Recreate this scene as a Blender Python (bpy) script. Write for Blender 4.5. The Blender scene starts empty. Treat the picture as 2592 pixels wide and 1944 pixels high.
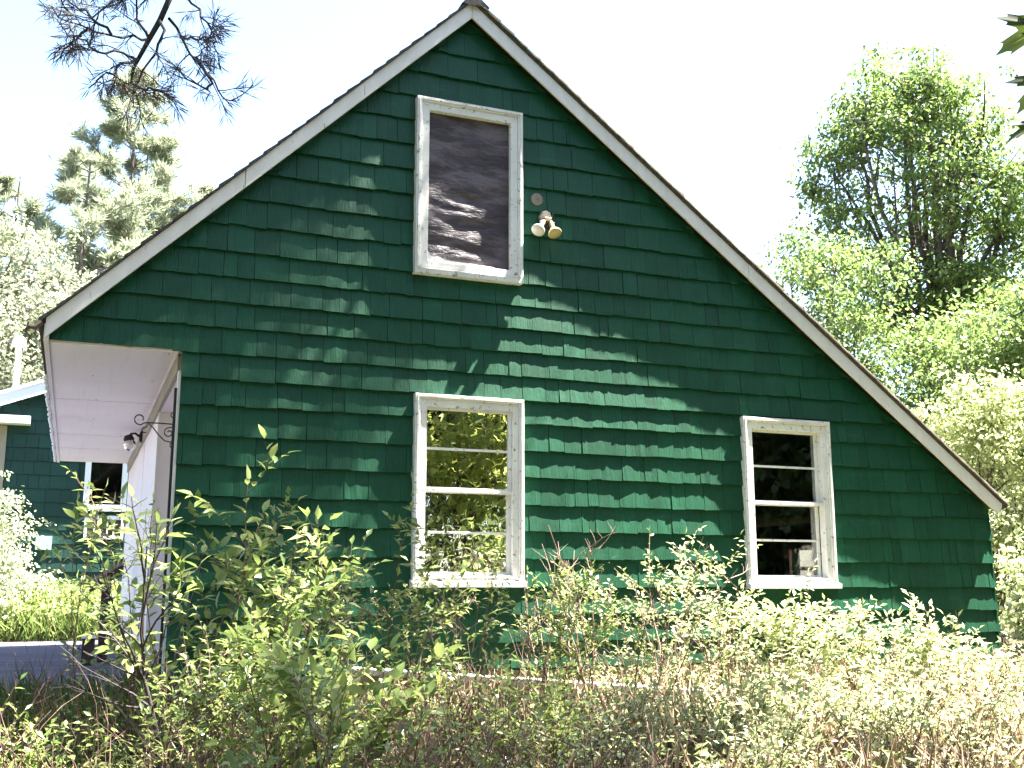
import bpy, math, random
import numpy as np
from mathutils import Vector
R = math.radians
rnd = random.Random(7)
rng = np.random.default_rng(11)

# ------------------------------------------------------------------ camera, sky, sun, exposure
scene = bpy.context.scene
col = scene.collection
CAMY, EYE = 7.8286, 1.0           # the gable wall is the plane y = 0, eye height is z = 1
YAW, PITCH, FOC = R(21.79), R(10.508), 2746.6
cd = bpy.data.cameras.new('camera'); cam = bpy.data.objects.new('camera', cd); col.objects.link(cam)
cd.sensor_width = 36.0; cd.lens = 36.0 * FOC / 2592.0; cd.clip_start = 0.05; cd.clip_end = 2000
cam.location = (0, -CAMY, EYE); cam.rotation_euler = (R(90) + PITCH, 0, -YAW)
scene.camera = cam
SUN = Vector((0.52, -0.092, 1.0)).normalized()      # towards the sun: along the wall, a little in front of it
w = bpy.data.worlds.new('World'); scene.world = w; w.use_nodes = True
nt = w.node_tree; bg = nt.nodes['Background']; sky = nt.nodes.new('ShaderNodeTexSky')
sky.sky_type = 'NISHITA'; sky.sun_disc = False
sky.sun_elevation = math.asin(SUN.z); sky.sun_rotation = math.atan2(SUN.x, SUN.y)
sky.air_density = 1.0; sky.dust_density = 1.2; sky.ozone_density = 1.0
bg.inputs['Strength'].default_value = 0.05
nt.links.new(sky.outputs[0], bg.inputs[0])
sl = bpy.data.lights.new('sun', 'SUN'); so = bpy.data.objects.new('sun', sl); col.objects.link(so)
sl.energy = 5.0; sl.angle = R(0.53); sl.color = (1.0, 0.95, 0.87)
so.rotation_euler = SUN.to_track_quat('Z', 'Y').to_euler(); so.location = (6, -3, 14)
vs = scene.view_settings
vs.view_transform = 'Standard'; vs.look = 'None'; vs.gamma = 1.0; vs.use_curve_mapping = False
vs.exposure = 3.7
scene.cycles.max_bounces = 8; scene.cycles.transparent_max_bounces = 12

# ------------------------------------------------------------------ helpers: pixels, meshes, tags
K = 2592 / 2212.0
_f = Vector((math.sin(YAW) * math.cos(PITCH), math.cos(YAW) * math.cos(PITCH), math.sin(PITCH)))
_r = Vector((math.cos(YAW), -math.sin(YAW), 0)); _u = _r.cross(_f)
CAM = Vector((0, -CAMY, EYE))
def ray(dx, dy):                       # direction of a photograph point (2212 x 1659 grid)
    return _f + _r * ((dx * K - 1296) / FOC) - _u * ((dy * K - 972) / FOC)
def atY(dx, dy, Y):                    # that direction met with a plane y = Y
    d = ray(dx, dy); return CAM + d * ((CAMY + Y) / d.y)
def atDist(dx, dy, s):
    return CAM + ray(dx, dy).normalized() * s
def W(x, z, Y=0.0):                    # a point measured on the wall plane, moved to the plane y = Y
    s = (CAMY + Y) / CAMY; return Vector((x * s, Y, z * s + EYE))

class MB:
    def __init__(s): s.v = []; s.f = []
    def add(s, vs_, fs):
        o = len(s.v); s.v += [tuple(p) for p in vs_]; s.f += [tuple(i + o for i in f) for f in fs]; return s
    def box(s, a, b):
        x0, y0, z0 = a; x1, y1, z1 = b
        return s.add([(x0,y0,z0),(x1,y0,z0),(x1,y1,z0),(x0,y1,z0),(x0,y0,z1),(x1,y0,z1),(x1,y1,z1),(x0,y1,z1)],
                     [(0,3,2,1),(4,5,6,7),(0,1,5,4),(1,2,6,5),(2,3,7,6),(3,0,4,7)])
    def prism(s, pts, y0, y1):         # polygon in x,z extruded along y
        n = len(pts)
        return s.add([(p[0], y0, p[1]) for p in pts] + [(p[0], y1, p[1]) for p in pts],
                     [tuple(range(n - 1, -1, -1)), tuple(range(n, 2 * n))] + [(i, (i + 1) % n, n + (i + 1) % n, n + i) for i in range(n)])
    def tube(s, pts, rad, k=6, cap=True):
        pts = [Vector(p) for p in pts]; n = len(pts)
        if not hasattr(rad, '__len__'): rad = [rad] * n
        up = None; vs_ = []
        for i, p in enumerate(pts):
            t = (pts[min(i + 1, n - 1)] - pts[max(i - 1, 0)]).normalized()
            if up is None: up = Vector((0, 0, 1)) if abs(t.z) < .9 else Vector((1, 0, 0))
            a = t.cross(up)
            if a.length < 1e-6: a = t.orthogonal()
            a.normalize(); b = t.cross(a); up = -b if False else up
            for j in range(k):
                an = 2 * math.pi * j / k; vs_.append(p + (a * math.cos(an) + b * math.sin(an)) * rad[i])
        fs = [(i * k + j, i * k + (j + 1) % k, (i + 1) * k + (j + 1) % k, (i + 1) * k + j) for i in range(n - 1) for j in range(k)]
        if cap: fs += [tuple(range(k - 1, -1, -1)), tuple(range((n - 1) * k, n * k))]
        return s.add(vs_, fs)
    def lathe(s, prof, o, axis=(0, 0, 1), k=14):  # (radius, height) profile about an axis
        ax = Vector(axis).normalized(); a = ax.orthogonal().normalized(); b = ax.cross(a); o = Vector(o); vs_ = []
        for r, h in prof:
            for j in range(k):
                an = 2 * math.pi * j / k; vs_.append(o + ax * h + (a * math.cos(an) + b * math.sin(an)) * max(r, 1e-4))
        n = len(prof)
        return s.add(vs_, [(i * k + j, i * k + (j + 1) % k, (i + 1) * k + (j + 1) % k, (i + 1) * k + j) for i in range(n - 1) for j in range(k)])
    def build(s, name, mat, parent=None, smooth=False, bevel=0):
        me = bpy.data.meshes.new(name); me.from_pydata(s.v, [], s.f); me.update()
        if smooth: me.polygons.foreach_set('use_smooth', [True] * len(me.polygons))
        me.materials.append(mat)
        o = bpy.data.objects.new(name, me); col.objects.link(o)
        if parent is not None: o.parent = parent
        if bevel:
            b = o.modifiers.new('bevel', 'BEVEL'); b.width = bevel; b.segments = 2; b.limit_method = 'ANGLE'
        return o
def box(name, a, b, mat, parent=None, bevel=0): return MB().box(a, b).build(name, mat, parent, bevel=bevel)
def np_mesh(name, v, tris, mat, parent=None, smooth=False):
    me = bpy.data.meshes.new(name); n = len(tris)
    me.vertices.add(len(v)); me.vertices.foreach_set('co', np.ascontiguousarray(v, dtype=np.float32).ravel())
    me.loops.add(n * 3); me.loops.foreach_set('vertex_index', np.ascontiguousarray(tris, dtype=np.int32).ravel())
    me.polygons.add(n); me.polygons.foreach_set('loop_start', np.arange(0, n * 3, 3, dtype=np.int32))
    if smooth: me.polygons.foreach_set('use_smooth', np.ones(n, dtype=bool))
    me.update(calc_edges=True); me.materials.append(mat)
    o = bpy.data.objects.new(name, me); col.objects.link(o)
    if parent is not None: o.parent = parent
    return o
def tag(o, label=None, cat=None, group=None, kind=None):
    if label: o['label'] = label
    if cat: o['category'] = cat
    if group: o['group'] = group
    if kind: o['kind'] = kind
    return o
def empty(name, loc, label=None, cat=None, group=None):
    o = bpy.data.objects.new(name, None); col.objects.link(o); o.empty_display_size = .1
    o.location = loc; tag(o, label, cat, group); return o
def adopt(child, parent):              # parent a mesh built in world coordinates
    child.parent = parent; child.matrix_parent_inverse = parent.matrix_world.inverted() if False else child.matrix_parent_inverse
    return child

# ------------------------------------------------------------------ materials
def M(name, base, rough=.6, spec=.4, noise=None, bump=None, metallic=0):
    """noise = (scale xyz, colour2, low, high); bump = (scale xyz, strength, distance)"""
    m = bpy.data.materials.new(name); m.use_nodes = True; t = m.node_tree; b = t.nodes['Principled BSDF']
    b.inputs['Base Color'].default_value = (*base, 1); b.inputs['Roughness'].default_value = rough
    b.inputs['Specular IOR Level'].default_value = spec; b.inputs['Metallic'].default_value = metallic
    tc = t.nodes.new('ShaderNodeTexCoord')
    def tex(scale, detail=6, rgh=.6):
        mp = t.nodes.new('ShaderNodeMapping'); mp.inputs['Scale'].default_value = scale
        n = t.nodes.new('ShaderNodeTexNoise'); n.inputs['Scale'].default_value = 1; n.inputs['Detail'].default_value = detail; n.inputs['Roughness'].default_value = rgh
        t.links.new(tc.outputs['Object'], mp.inputs[0]); t.links.new(mp.outputs[0], n.inputs['Vector']); return n
    if noise:
        for k, (sc, c2, lo, hi) in enumerate(noise if isinstance(noise, list) else [noise]):
            n = tex(sc); rp = t.nodes.new('ShaderNodeMapRange'); rp.inputs['From Min'].default_value = lo; rp.inputs['From Max'].default_value = hi
            mx = t.nodes.new('ShaderNodeMix'); mx.data_type = 'RGBA'
            t.links.new(n.outputs['Fac'], rp.inputs['Value']); t.links.new(rp.outputs[0], mx.inputs['Factor'])
            src = b.inputs['Base Color'].links[0].from_socket if b.inputs['Base Color'].links else None
            if src: t.links.new(src, mx.inputs['A'])
            else: mx.inputs['A'].default_value = (*base, 1)
            mx.inputs['B'].default_value = (*c2, 1); t.links.new(mx.outputs['Result'], b.inputs['Base Color'])
    if bump:
        n = tex(bump[0]); bp = t.nodes.new('ShaderNodeBump'); bp.inputs['Strength'].default_value = bump[1]; bp.inputs['Distance'].default_value = bump[2]
        t.links.new(n.outputs['Fac'], bp.inputs['Height']); t.links.new(bp.outputs[0], b.inputs['Normal'])
    return m
def leafmat(name, c1, c2, trans=.4, rough=.45, spec=.4, c3=None):
    m = bpy.data.materials.new(name); m.use_nodes = True; t = m.node_tree; b = t.nodes['Principled BSDF']; out = t.nodes['Material Output']
    g = t.nodes.new('ShaderNodeNewGeometry'); cr = t.nodes.new('ShaderNodeValToRGB')
    cr.color_ramp.elements[0].color = (*c1, 1); cr.color_ramp.elements[1].color = (*c2, 1)
    if c3: e = cr.color_ramp.elements.new(.93); cr.color_ramp.elements[-1].color = (*c3, 1); e.color = (*c2, 1)
    t.links.new(g.outputs['Random Per Island'], cr.inputs[0]); t.links.new(cr.outputs[0], b.inputs['Base Color'])
    b.inputs['Roughness'].default_value = rough; b.inputs['Specular IOR Level'].default_value = spec
    tr = t.nodes.new('ShaderNodeBsdfTranslucent'); hs = t.nodes.new('ShaderNodeHueSaturation'); hs.inputs['Value'].default_value = 1.5; hs.inputs['Hue'].default_value = .485
    t.links.new(cr.outputs[0], hs.inputs['Color']); t.links.new(hs.outputs[0], tr.inputs[0])
    mx = t.nodes.new('ShaderNodeMixShader'); mx.inputs[0].default_value = trans
    t.links.new(b.outputs[0], mx.inputs[1]); t.links.new(tr.outputs[0], mx.inputs[2]); t.links.new(mx.outputs[0], out.inputs['Surface'])
    return m
def glassmat(name, tint=(1, 1, 1), refl=1.0):
    m = bpy.data.materials.new(name); m.use_nodes = True; t = m.node_tree; out = t.nodes['Material Output']; t.nodes.remove(t.nodes['Principled BSDF'])
    g = t.nodes.new('ShaderNodeBsdfGlossy'); g.inputs['Roughness'].default_value = .0; tr = t.nodes.new('ShaderNodeBsdfTransparent'); tr.inputs[0].default_value = (*tint, 1)
    fr = t.nodes.new('ShaderNodeFresnel'); fr.inputs[0].default_value = 1.55
    ml = t.nodes.new('ShaderNodeMath'); ml.operation = 'MULTIPLY'; ml.inputs[1].default_value = refl; ml.use_clamp = True
    tc = t.nodes.new('ShaderNodeTexCoord'); n = t.nodes.new('ShaderNodeTexNoise'); n.inputs['Scale'].default_value = 5; bp = t.nodes.new('ShaderNodeBump'); bp.inputs['Strength'].default_value = .06; bp.inputs['Distance'].default_value = .02
    t.links.new(tc.outputs['Object'], n.inputs['Vector']); t.links.new(n.outputs['Fac'], bp.inputs['Height']); t.links.new(bp.outputs[0], g.inputs['Normal'])
    mx = t.nodes.new('ShaderNodeMixShader'); t.links.new(fr.outputs[0], ml.inputs[0]); t.links.new(ml.outputs[0], mx.inputs[0]); t.links.new(tr.outputs[0], mx.inputs[1]); t.links.new(g.outputs[0], mx.inputs[2]); t.links.new(mx.outputs[0], out.inputs['Surface'])
    return m

GREEN = M('green_paint', (.0056, .057, .0268), .50, .24, [((1.2, 1.2, 1.2), (.0075, .064, .032), .35, .65), ((60, 60, 5), (.0038, .042, .0185), .5, .75), ((3, 3, 14), (.018, .080, .050), .56, .78)], ((95, 95, 5), .85, .004))
def per_object(m, amt=.25):            # each shingle a little lighter or darker, as its paint has weathered
    t = m.node_tree; b = t.nodes['Principled BSDF']; src = b.inputs['Base Color'].links[0].from_socket
    oi = t.nodes.new('ShaderNodeObjectInfo'); g = t.nodes.new('ShaderNodeNewGeometry'); ad = t.nodes.new('ShaderNodeMath'); ad.operation = 'ADD'; fr = t.nodes.new('ShaderNodeMath'); fr.operation = 'FRACT'
    t.links.new(oi.outputs['Random'], ad.inputs[0]); t.links.new(g.outputs['Random Per Island'], ad.inputs[1]); t.links.new(ad.outputs[0], fr.inputs[0])
    mr = t.nodes.new('ShaderNodeMapRange'); mr.inputs['To Min'].default_value = 1 - amt; mr.inputs['To Max'].default_value = 1 + amt; t.links.new(fr.outputs[0], mr.inputs['Value'])
    hs = t.nodes.new('ShaderNodeHueSaturation'); t.links.new(mr.outputs[0], hs.inputs['Value']); t.links.new(src, hs.inputs['Color']); t.links.new(hs.outputs[0], b.inputs['Base Color'])
per_object(GREEN, .17)
GREEN2 = M('green_paint_far', (.008, .040, .031), .5, .3, ((2, 2, 2), (.011, .047, .038), .35, .65), ((80, 80, 6), .4, .003)); per_object(GREEN2, .15)
BACK = M('sheathing', (.01, .04, .025), .8)
TRIM = M('white_trim', (.78, .74, .72), .6, .3, [((9, 9, 2.5), (.69, .65, .63), .4, .7), ((45, 45, 6), (.22, .19, .16), .66, .72)], ((60, 60, 8), .35, .002))
TRIMW = M('worn_window_paint', (.74, .725, .70), .6, .3, [((6, 6, 6), (.64, .615, .58), .4, .7), ((28, 28, 28), (.27, .23, .19), .60, .66)], ((40, 40, 12), .6, .003))
PINK = M('soffit_paint', (.84, .775, .82), .5, .3, [((1.2, 1.2, 1.2), (.78, .72, .755), .35, .65), ((25, 1, 25), (.76, .69, .72), .55, .7), ((2.3, .9, 2.3), (.60, .53, .52), .60, .80)])
FRIEZE = M('frieze_paint', (.34, .32, .27), .6, .3, ((3, 3, 3), (.28, .265, .225), .4, .6))
ASPH = M('asphalt_roof', (.05, .045, .05), .9, .2, ((30, 30, 30), (.10, .09, .085), .4, .7), ((90, 90, 90), .6, .004))
WOODED = M('roof_edge_wood', (.46, .41, .34), .8, .2, ((10, 10, 10), (.16, .12, .09), .4, .7))
CONC = M('foundation_concrete', (.30, .26, .22), .9, .2, ((3, 3, 3), (.22, .19, .15), .35, .65), ((25, 25, 25), .4, .006))
IRON = M('black_iron', (.012, .011, .011), .55, .4)
GALV = M('weathered_metal', (.20, .19, .175), .5, .5, ((40, 40, 40), (.16, .13, .10), .45, .65), metallic=.5)
BRASS = M('brass_socket', (.27, .20, .09), .45, .5, ((50, 50, 50), (.25, .19, .11), .45, .65), metallic=.6)
RUST = M('rusty_screw', (.16, .06, .03), .7, .3)
BULB = M('lamp_glass', (.60, .58, .52), .12, .6)
BULBY = M('lamp_glass_amber', (.48, .38, .19), .15, .6)
GLOBE = glassmat('globe_glass', (.9, .9, .88), 1.2)
WHITE = M('white_plastic', (.8, .8, .8), .4, .4)
BROWN = M('brown_stain', (.055, .035, .033), .6, .3, ((4, 4, 30), (.035, .022, .02), .4, .6))
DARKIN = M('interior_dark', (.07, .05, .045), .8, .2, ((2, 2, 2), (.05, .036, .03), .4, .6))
INTRIM = M('interior_trim', (.55, .40, .36), .6)
FILM = M('dusty_plastic_film', (.048, .036, .044), .5, .3, ((2.2, 2.2, 7), (.13, .105, .12), .45, .6), ((18, 18, 44), .8, .02))
GLASS = glassmat('window_glass', (.6, .6, .6), 12.0)
GLASSD = glassmat('window_glass_plain', (.85, .85, .85), 4.0)
PAVE = M('driveway_asphalt', (.072, .066, .092), .85, .25, [((.5, 4, 1), (.12, .11, .14), .40, .60), ((60, 60, 60), (.045, .042, .058), .5, .7)], ((50, 50, 50), .5, .004))
SOIL = M('forest_soil', (.055, .040, .025), .95, .1, [((1.3, 1.3, 1.3), (.04, .055, .02), .4, .6), ((14, 14, 14), (.10, .07, .045), .5, .7)], ((20, 20, 20), .8, .03))
BARK = M('bark', (.060, .048, .042), .9, .2, ((8, 8, 2), (.11, .09, .08), .4, .65), ((20, 20, 4), .9, .02))
PBARK = M('pine_bark', (.085, .065, .06), .9, .2, ((6, 6, 2), (.15, .12, .11), .4, .65), ((14, 14, 4), .9, .02))
STEM = M('reddish_stem', (.10, .052, .042), .7, .25, ((9, 9, 9), (.19, .12, .095), .4, .65))
TWIG = M('bare_twig', (.28, .20, .16), .75, .25, ((9, 9, 9), (.16, .105, .085), .4, .65))
PLANK = M('bleached_plank', (.62, .58, .54), .7, .3, ((2, 40, 40), (.45, .41, .37), .4, .65))
L_SHRUB = leafmat('shrub_leaf', (.09, .15, .035), (.23, .285, .09), .45, .32, .55, c3=(.40, .40, .2))
L_PALE = leafmat('pale_shrub_leaf', (.17, .225, .08), (.36, .40, .20), .45, .35, .5, c3=(.50, .48, .34))  # leaf colour lightened to add to the sun glare on the brush
L_WHITE = leafmat('whitish_leaf', (.17, .21, .11), (.38, .41, .28), .35)
L_SMALL = leafmat('undergrowth_leaf', (.12, .17, .05), (.30, .34, .15), .45, c3=(.42, .34, .24))
L_MAPLE = leafmat('maple_leaf', (.065, .12, .03), (.14, .20, .055), .42)
L_TREE = leafmat('tree_leaf', (.06, .115, .03), (.145, .205, .06), .42)
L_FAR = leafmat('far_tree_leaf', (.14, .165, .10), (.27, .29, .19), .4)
L_PINE = leafmat('pine_needle', (.16, .195, .12), (.28, .31, .21), .45)  # paled in colour to carry the glare and lens veil over distant pines
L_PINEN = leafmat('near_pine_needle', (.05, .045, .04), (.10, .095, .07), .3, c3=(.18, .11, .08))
L_DARK = leafmat('wood_leaf', (.03, .06, .012), (.07, .11, .025), .35)
GRASS = leafmat('grass_blade', (.06, .11, .025), (.16, .20, .06), .4, c3=(.30, .26, .15))

# ------------------------------------------------------------------ ground and driveway
def sst(a, b, x): t = np.clip((x - a) / (b - a), 0, 1); return t * t * (3 - 2 * t)
def gz(x, y):
    x = np.asarray(x, float); y = np.asarray(y, float)
    z = .05 + .07 * np.clip(y, -9, 0)
    z = z + (.19 - .05) * sst(-1.5, .8, y) * (1 - sst(.55, 1.6, x))
    z = z + .35 * sst(9.6, 13, y)
    return z + .03 * np.sin(x * 1.3 + 1) * np.cos(y * 1.1) * (1 - sst(-.5, 1.0, y) * (1 - sst(.55, 1.6, x)))
def gzf(x, y): return float(gz(x, y))
xs = np.concatenate([-np.geomspace(600, 8, 14), np.arange(-6, 14.1, .4), np.geomspace(16, 600, 14)])
ys = np.concatenate([-np.geomspace(600, 12, 12), np.arange(-10, 18.1, .4), np.geomspace(20, 900, 14)])
X, Y = np.meshgrid(xs, ys); nx, ny = len(xs), len(ys)
V = np.stack([X, Y, gz(X, Y)], -1).reshape(-1, 3)
idx = np.arange(nx * ny).reshape(ny, nx); a = idx[:-1, :-1].ravel(); b = idx[:-1, 1:].ravel(); c = idx[1:, 1:].ravel(); d = idx[1:, :-1].ravel()
tag(np_mesh('ground', V, np.concatenate([np.stack([a, b, c], 1), np.stack([a, c, d], 1)]), SOIL, smooth=True), kind='structure')
m = MB(); n = 14
for i in range(n + 1):
    y = .9 + i * (9.5 - .9) / n; m.v += [(-6, y, .212), (.55 - .0 * i + .05 * math.sin(i * 1.7), y, .212)]
m.f = [(2 * i, 2 * i + 1, 2 * i + 3, 2 * i + 2) for i in range(n)]
tag(m.build('driveway', PAVE), kind='structure')

# ------------------------------------------------------------------ the green cottage
ROOF_AX, ROOF_AZ = 2.729, 5.559          # underside line of the rakes (world)
SL, SR = .9775, .752
def roofz(x): return ROOF_AZ - (SL * (ROOF_AX - x) if x < ROOF_AX else SR * (x - ROOF_AX))
XL, XR, DEP = .63, 7.90, 7.73
EAVEL, EAVER = -.27, 7.93
SOFZ = 2.625
house = empty('green_cottage', (4.2, 0, 0), 'green shingled cottage with white rake boards and a steep lopsided gable', 'house')
hx = -house.location
def part(o, parent=house):
    o.parent = parent
    if parent is house: o.location = hx
    return o
WIN = {'U': (2.317, 3.229, 2.394, 3.866, -.086), 'C': (2.339, 3.235, -.005, 1.443, -.076), 'R': (5.268, 6.176, -.017, 1.431, -.070)}
OPEN = {}
for k_, (x0, x1, z0, z1, Y_) in WIN.items():
    p0 = W(x0, z0, Y_); p1 = W(x1, z1, Y_); OPEN[k_] = (p0.x, p1.x, p0.z, p1.z)
# wall backing with real openings
mb = MB()
brk = sorted(set([EAVEL + .02, XL, ROOF_AX, XR] + [v + s_ for o_ in OPEN.values() for v, s_ in ((o_[0], .05), (o_[1], -.05))]))
for x0, x1 in zip(brk[:-1], brk[1:]):
    bot = .37 if x0 >= XL - 1e-6 else SOFZ + .002
    cuts = [(o_[2] + .05, o_[3] - .05) for o_ in OPEN.values() if o_[0] + .05 <= x0 + 1e-6 and o_[1] - .05 >= x1 - 1e-6]
    z = bot
    for c0, c1 in sorted(cuts): mb.box((x0, 0, z), (x1, .11, c0)); z = c1
    mb.prism([(x0, z), (x1, z), (x1, roofz(x1) + .06), (x0, roofz(x0) + .06)], 0, .11)
gable = part(mb.build('gable_wall', BACK))
# courses: z of every butt line, measured
CZ = [z + EYE for z in (4.47, 4.26, 4.05, 3.842, 3.634, 3.425, 3.216, 3.009, 2.80, 2.594, 2.388, 2.196, 2.008, 1.818, 1.624, 1.436, 1.25, 1.036, .829, .614, .411, .198, -.016, -.217, -.42, -.612)]
def shingle_mesh(x0, x1, zb, zt, yb, yt, r, roof=roofz, y0=0.0, ncol=None):
    """a wavy wedge: front face in columns, butt, two sides"""
    n = ncol or max(2, min(5, int((x1 - x0) / .04)))
    X_ = [x0 + (x1 - x0) * i / n for i in range(n + 1)]
    ph = r.uniform(0, 6.28); am = r.uniform(.0, .0026); tlt = r.uniform(-.0022, .0022); zj = r.uniform(-.005, .005); sl_ = r.uniform(-.005, .005)
    v = []
    for i, x in enumerate(X_):
        u = i / n - .5; wv = am * math.cos(ph + u * 5) + tlt * u * 2 + r.uniform(-.0016, .0016)
        zb_ = zb + zj + sl_ * u + r.uniform(-.002, .002); zt_ = min(zt, max(roof(x) + .03, zb_ + .004))
        tb = (zt_ - zb_) / (zt - zb)
        v += [(x, y0 - yb - wv, zb_), (x, y0 - (yb + (yt - yb) * .5) - wv * .8 + r.uniform(-.0008, .0008), zb_ + (zt_ - zb_) * .5), (x, y0 - (yb + (yt - yb) * tb), zt_), (x, y0 - .004, zb_ + .001)]
    f = []
    for i in range(n):
        a = i * 4; b = a + 4; f += [(a, b, b + 1, a + 1), (a + 1, b + 1, b + 2, a + 2), (a + 3, b + 3, b, a)]
    e = n * 4
    f += [(0, 1, 2, 3), (e + 3, e + 2, e + 1, e)]
    return v, f
shingles = []                            # (screen area, mesh data)
rs = random.Random(21)
for ci, zb in enumerate(CZ):
    ztop = CZ[ci - 1] if ci else 5.60
    over = .028
    butt = .0375 + rs.uniform(-.0025, .003) + (.006 if abs(zb - 2.436) < .01 else 0)
    thin = .0135
    xa = ROOF_AX - (ROOF_AZ + .03 - zb) / SL + .015; xb = ROOF_AX + (ROOF_AZ + .03 - zb) / SR - .015
    if zb < SOFZ - .12: xa = XL - .012
    xa = max(xa, EAVEL + .03)
    if ci >= len(CZ) - 7: xb = XR + .012 + .004 * (ci - (len(CZ) - 7))
    xb = min(xb, XR + .012 + .0045 * max(0, ci - (len(CZ) - 8)))
    segs = [(xa, xb)]
    for (ox0, ox1, oz0, oz1) in OPEN.values():
        if zb < oz1 - .02 and ztop > oz0 + .02:
            ns = []
            for s0, s1 in segs:
                full = zb > oz0 - .03 and ztop < oz1 + .03
                if s0 < ox0 < s1: ns.append((s0, ox0 + .012))
                if s0 < ox1 < s1: ns.append((ox1 - .012, s1))
                if not (s0 < ox1 and s1 > ox0): ns.append((s0, s1))
                elif not full:           # course passes above or below the casing
                    if zb < oz0 - .03: ns.append((ox0 + .012, ox1 - .012, None, oz0 + .01))
                    elif ztop > oz1 + .03: ns.append((ox0 + .012, ox1 - .012, oz1 - .01, None))
            segs = [q for q in ns]
            segs = [q if len(q) == 4 else (q[0], q[1]) for q in segs]
            keep = [q for q in segs if len(q) == 4]; segs2 = [q for q in segs if len(q) == 2]
            for q in keep:
                x = q[0]; lo = q[2] or zb; hi = q[3] or ztop + over
                while x < q[1] - .01:
                    wd = min(rs.choice((.10, .13, .15, .17, .19, .22)) * rs.uniform(.9, 1.1), q[1] - x)
                    if q[1] - x - wd < .05: wd = q[1] - x
                    fr_ = (lo - zb) / (ztop - zb)
                    shingles.append((x, zb, wd, shingle_mesh(x + .001, x + wd - .0015, lo, hi, butt - (butt - thin) * fr_, thin if hi > ztop else thin + .004, rs))); x += wd
            segs = segs2
    for s0, s1 in segs:
        x = s0 - rs.uniform(0, .08); first = True
        while x < s1 - .012:
            wd = rs.choice((.09, .12, .14, .15, .17, .19, .21, .25)) * rs.uniform(.9, 1.1)
            x0 = max(x, s0); x1 = min(x + wd, s1)
            if s1 - x1 < .05: x1 = s1
            g = rs.choice((.0006, .0008, .001, .0016, .0026))
            bt = butt + rs.uniform(-.0011, .0011)
            zbt = zb; zt_ = ztop + over
            if zb < SOFZ and x1 < XL - .01: zbt = SOFZ + .01
            if x1 - x0 > .02 and zt_ - zbt > .02:
                shingles.append((x0, zb, x1 - x0, shingle_mesh(x0 + g, x1 - g, zbt, zt_, bt, thin - .0015, rs)))
            x = max(x1, x + .02)
def sh_area(s):
    dx = s[0] - 0; dist = math.hypot(dx, CAMY); vis = 1 if s[1] > .75 else (.4 if s[1] > .5 else .15)
    return vis * s[2] / dist ** 3
shingles.sort(key=sh_area, reverse=True)
for i, s in enumerate(shingles[:300]):
    m = MB(); m.v, m.f = s[3]; m.build('shingle', GREEN, gable)
m = MB()
for s in shingles[300:]: m.add(*s[3])
tag(m.build('shingles', GREEN, gable), kind='stuff')
# foundation, side and back walls, floor, interior
part(box('foundation', (XL + .03, .03, -.15), (XR - .1, .25, .385), CONC))
rw = MB(); RWY0, RWY1, RWZ0, RWZ1 = 2.42, 2.86, .98, 1.40
rw.box((XR - .11, .115, .37), (XR, RWY0, 1.70)); rw.box((XR - .11, RWY1, .37), (XR, DEP - .115, 1.70)); rw.box((XR - .11, RWY0, .37), (XR, RWY1, RWZ0)); rw.box((XR - .11, RWY0, RWZ1), (XR, RWY1, 1.70))
sw = part(rw.build('side_wall', BACK))
for ci, zb in enumerate(CZ[-6:]):
    zt = CZ[len(CZ) - 6 + ci - 1]; segs = [(-.03, RWY0 - .08), (RWY1 + .08, DEP)] if RWZ0 - .12 < (zb + zt) / 2 < RWZ1 + .1 else [(-.03, DEP)]
    m = MB()
    for y0, y1 in segs: m.add([(XR, y0, zb), (XR + .03 + .0045 * ci, y0, zb), (XR + .006, y0, zt + .02), (XR, y1, zb), (XR + .03 + .0045 * ci, y1, zb), (XR + .006, y1, zt + .02)], [(0, 1, 2), (3, 5, 4), (1, 4, 5, 2), (0, 3, 4, 1)])
    m.build('shingle_course', GREEN, sw)
m = MB(); a0, a1, b0, b1 = RWY0, RWY1, RWZ0, RWZ1
for q in (((XR - .15, a0 - .1, b0 - .1), (XR - .112, a1 + .1, b0)), ((XR - .15, a0 - .1, b1), (XR - .112, a1 + .1, b1 + .1)), ((XR - .15, a0 - .1, b0), (XR - .112, a0, b1)), ((XR - .15, a1, b0), (XR - .112, a1 + .1, b1)),
          ((XR - .08, a0, (b0 + b1) / 2 - .02), (XR - .04, a1, (b0 + b1) / 2 + .02))): m.box(*q)
part(m.build('side_window', INTRIM))
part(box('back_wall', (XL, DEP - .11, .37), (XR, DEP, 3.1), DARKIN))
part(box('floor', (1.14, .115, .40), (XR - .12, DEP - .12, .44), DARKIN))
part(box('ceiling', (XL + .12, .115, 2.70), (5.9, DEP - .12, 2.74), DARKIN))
# left wall under the eave, panelled, with frieze and corner board
lw = part(box('side_wall', (XL + .012, 2.115, .30), (XL + .11, DEP, SOFZ - .005), PINK))
for j, (y0, y1) in enumerate(((2.12, 4.2), (4.22, 5.2), (5.22, 7.72))):
    box('panel', (XL - .004 - .002 * (j % 2), y0, .31), (XL + .010, y1, SOFZ - .125), PINK, lw)
m = MB().box((XL - .002, 2.08, .24), (1.13, 2.112, SOFZ - .128)); rc = part(m.build('entry_recess', PINK))
box('recess_wall', (1.10, .115, .24), (1.135, 2.078, SOFZ - .128), PINK, rc)
box('recess_ceiling', (XL - .001, .115, SOFZ - .1265), (1.135, 2.112, SOFZ - .105), PINK, rc)
box('corner_bead', (XL - .016, 2.066, .24), (XL + .004, 2.079, SOFZ - .13), TRIM, rc)
box('recess_floor', (XL - .01, .115, .14), (1.13, 2.08, .24), CONC, rc)
part(box('frieze_board', (XL - .030, .10, SOFZ - .125), (XL + .009, DEP, SOFZ - .010), FRIEZE))
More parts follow.
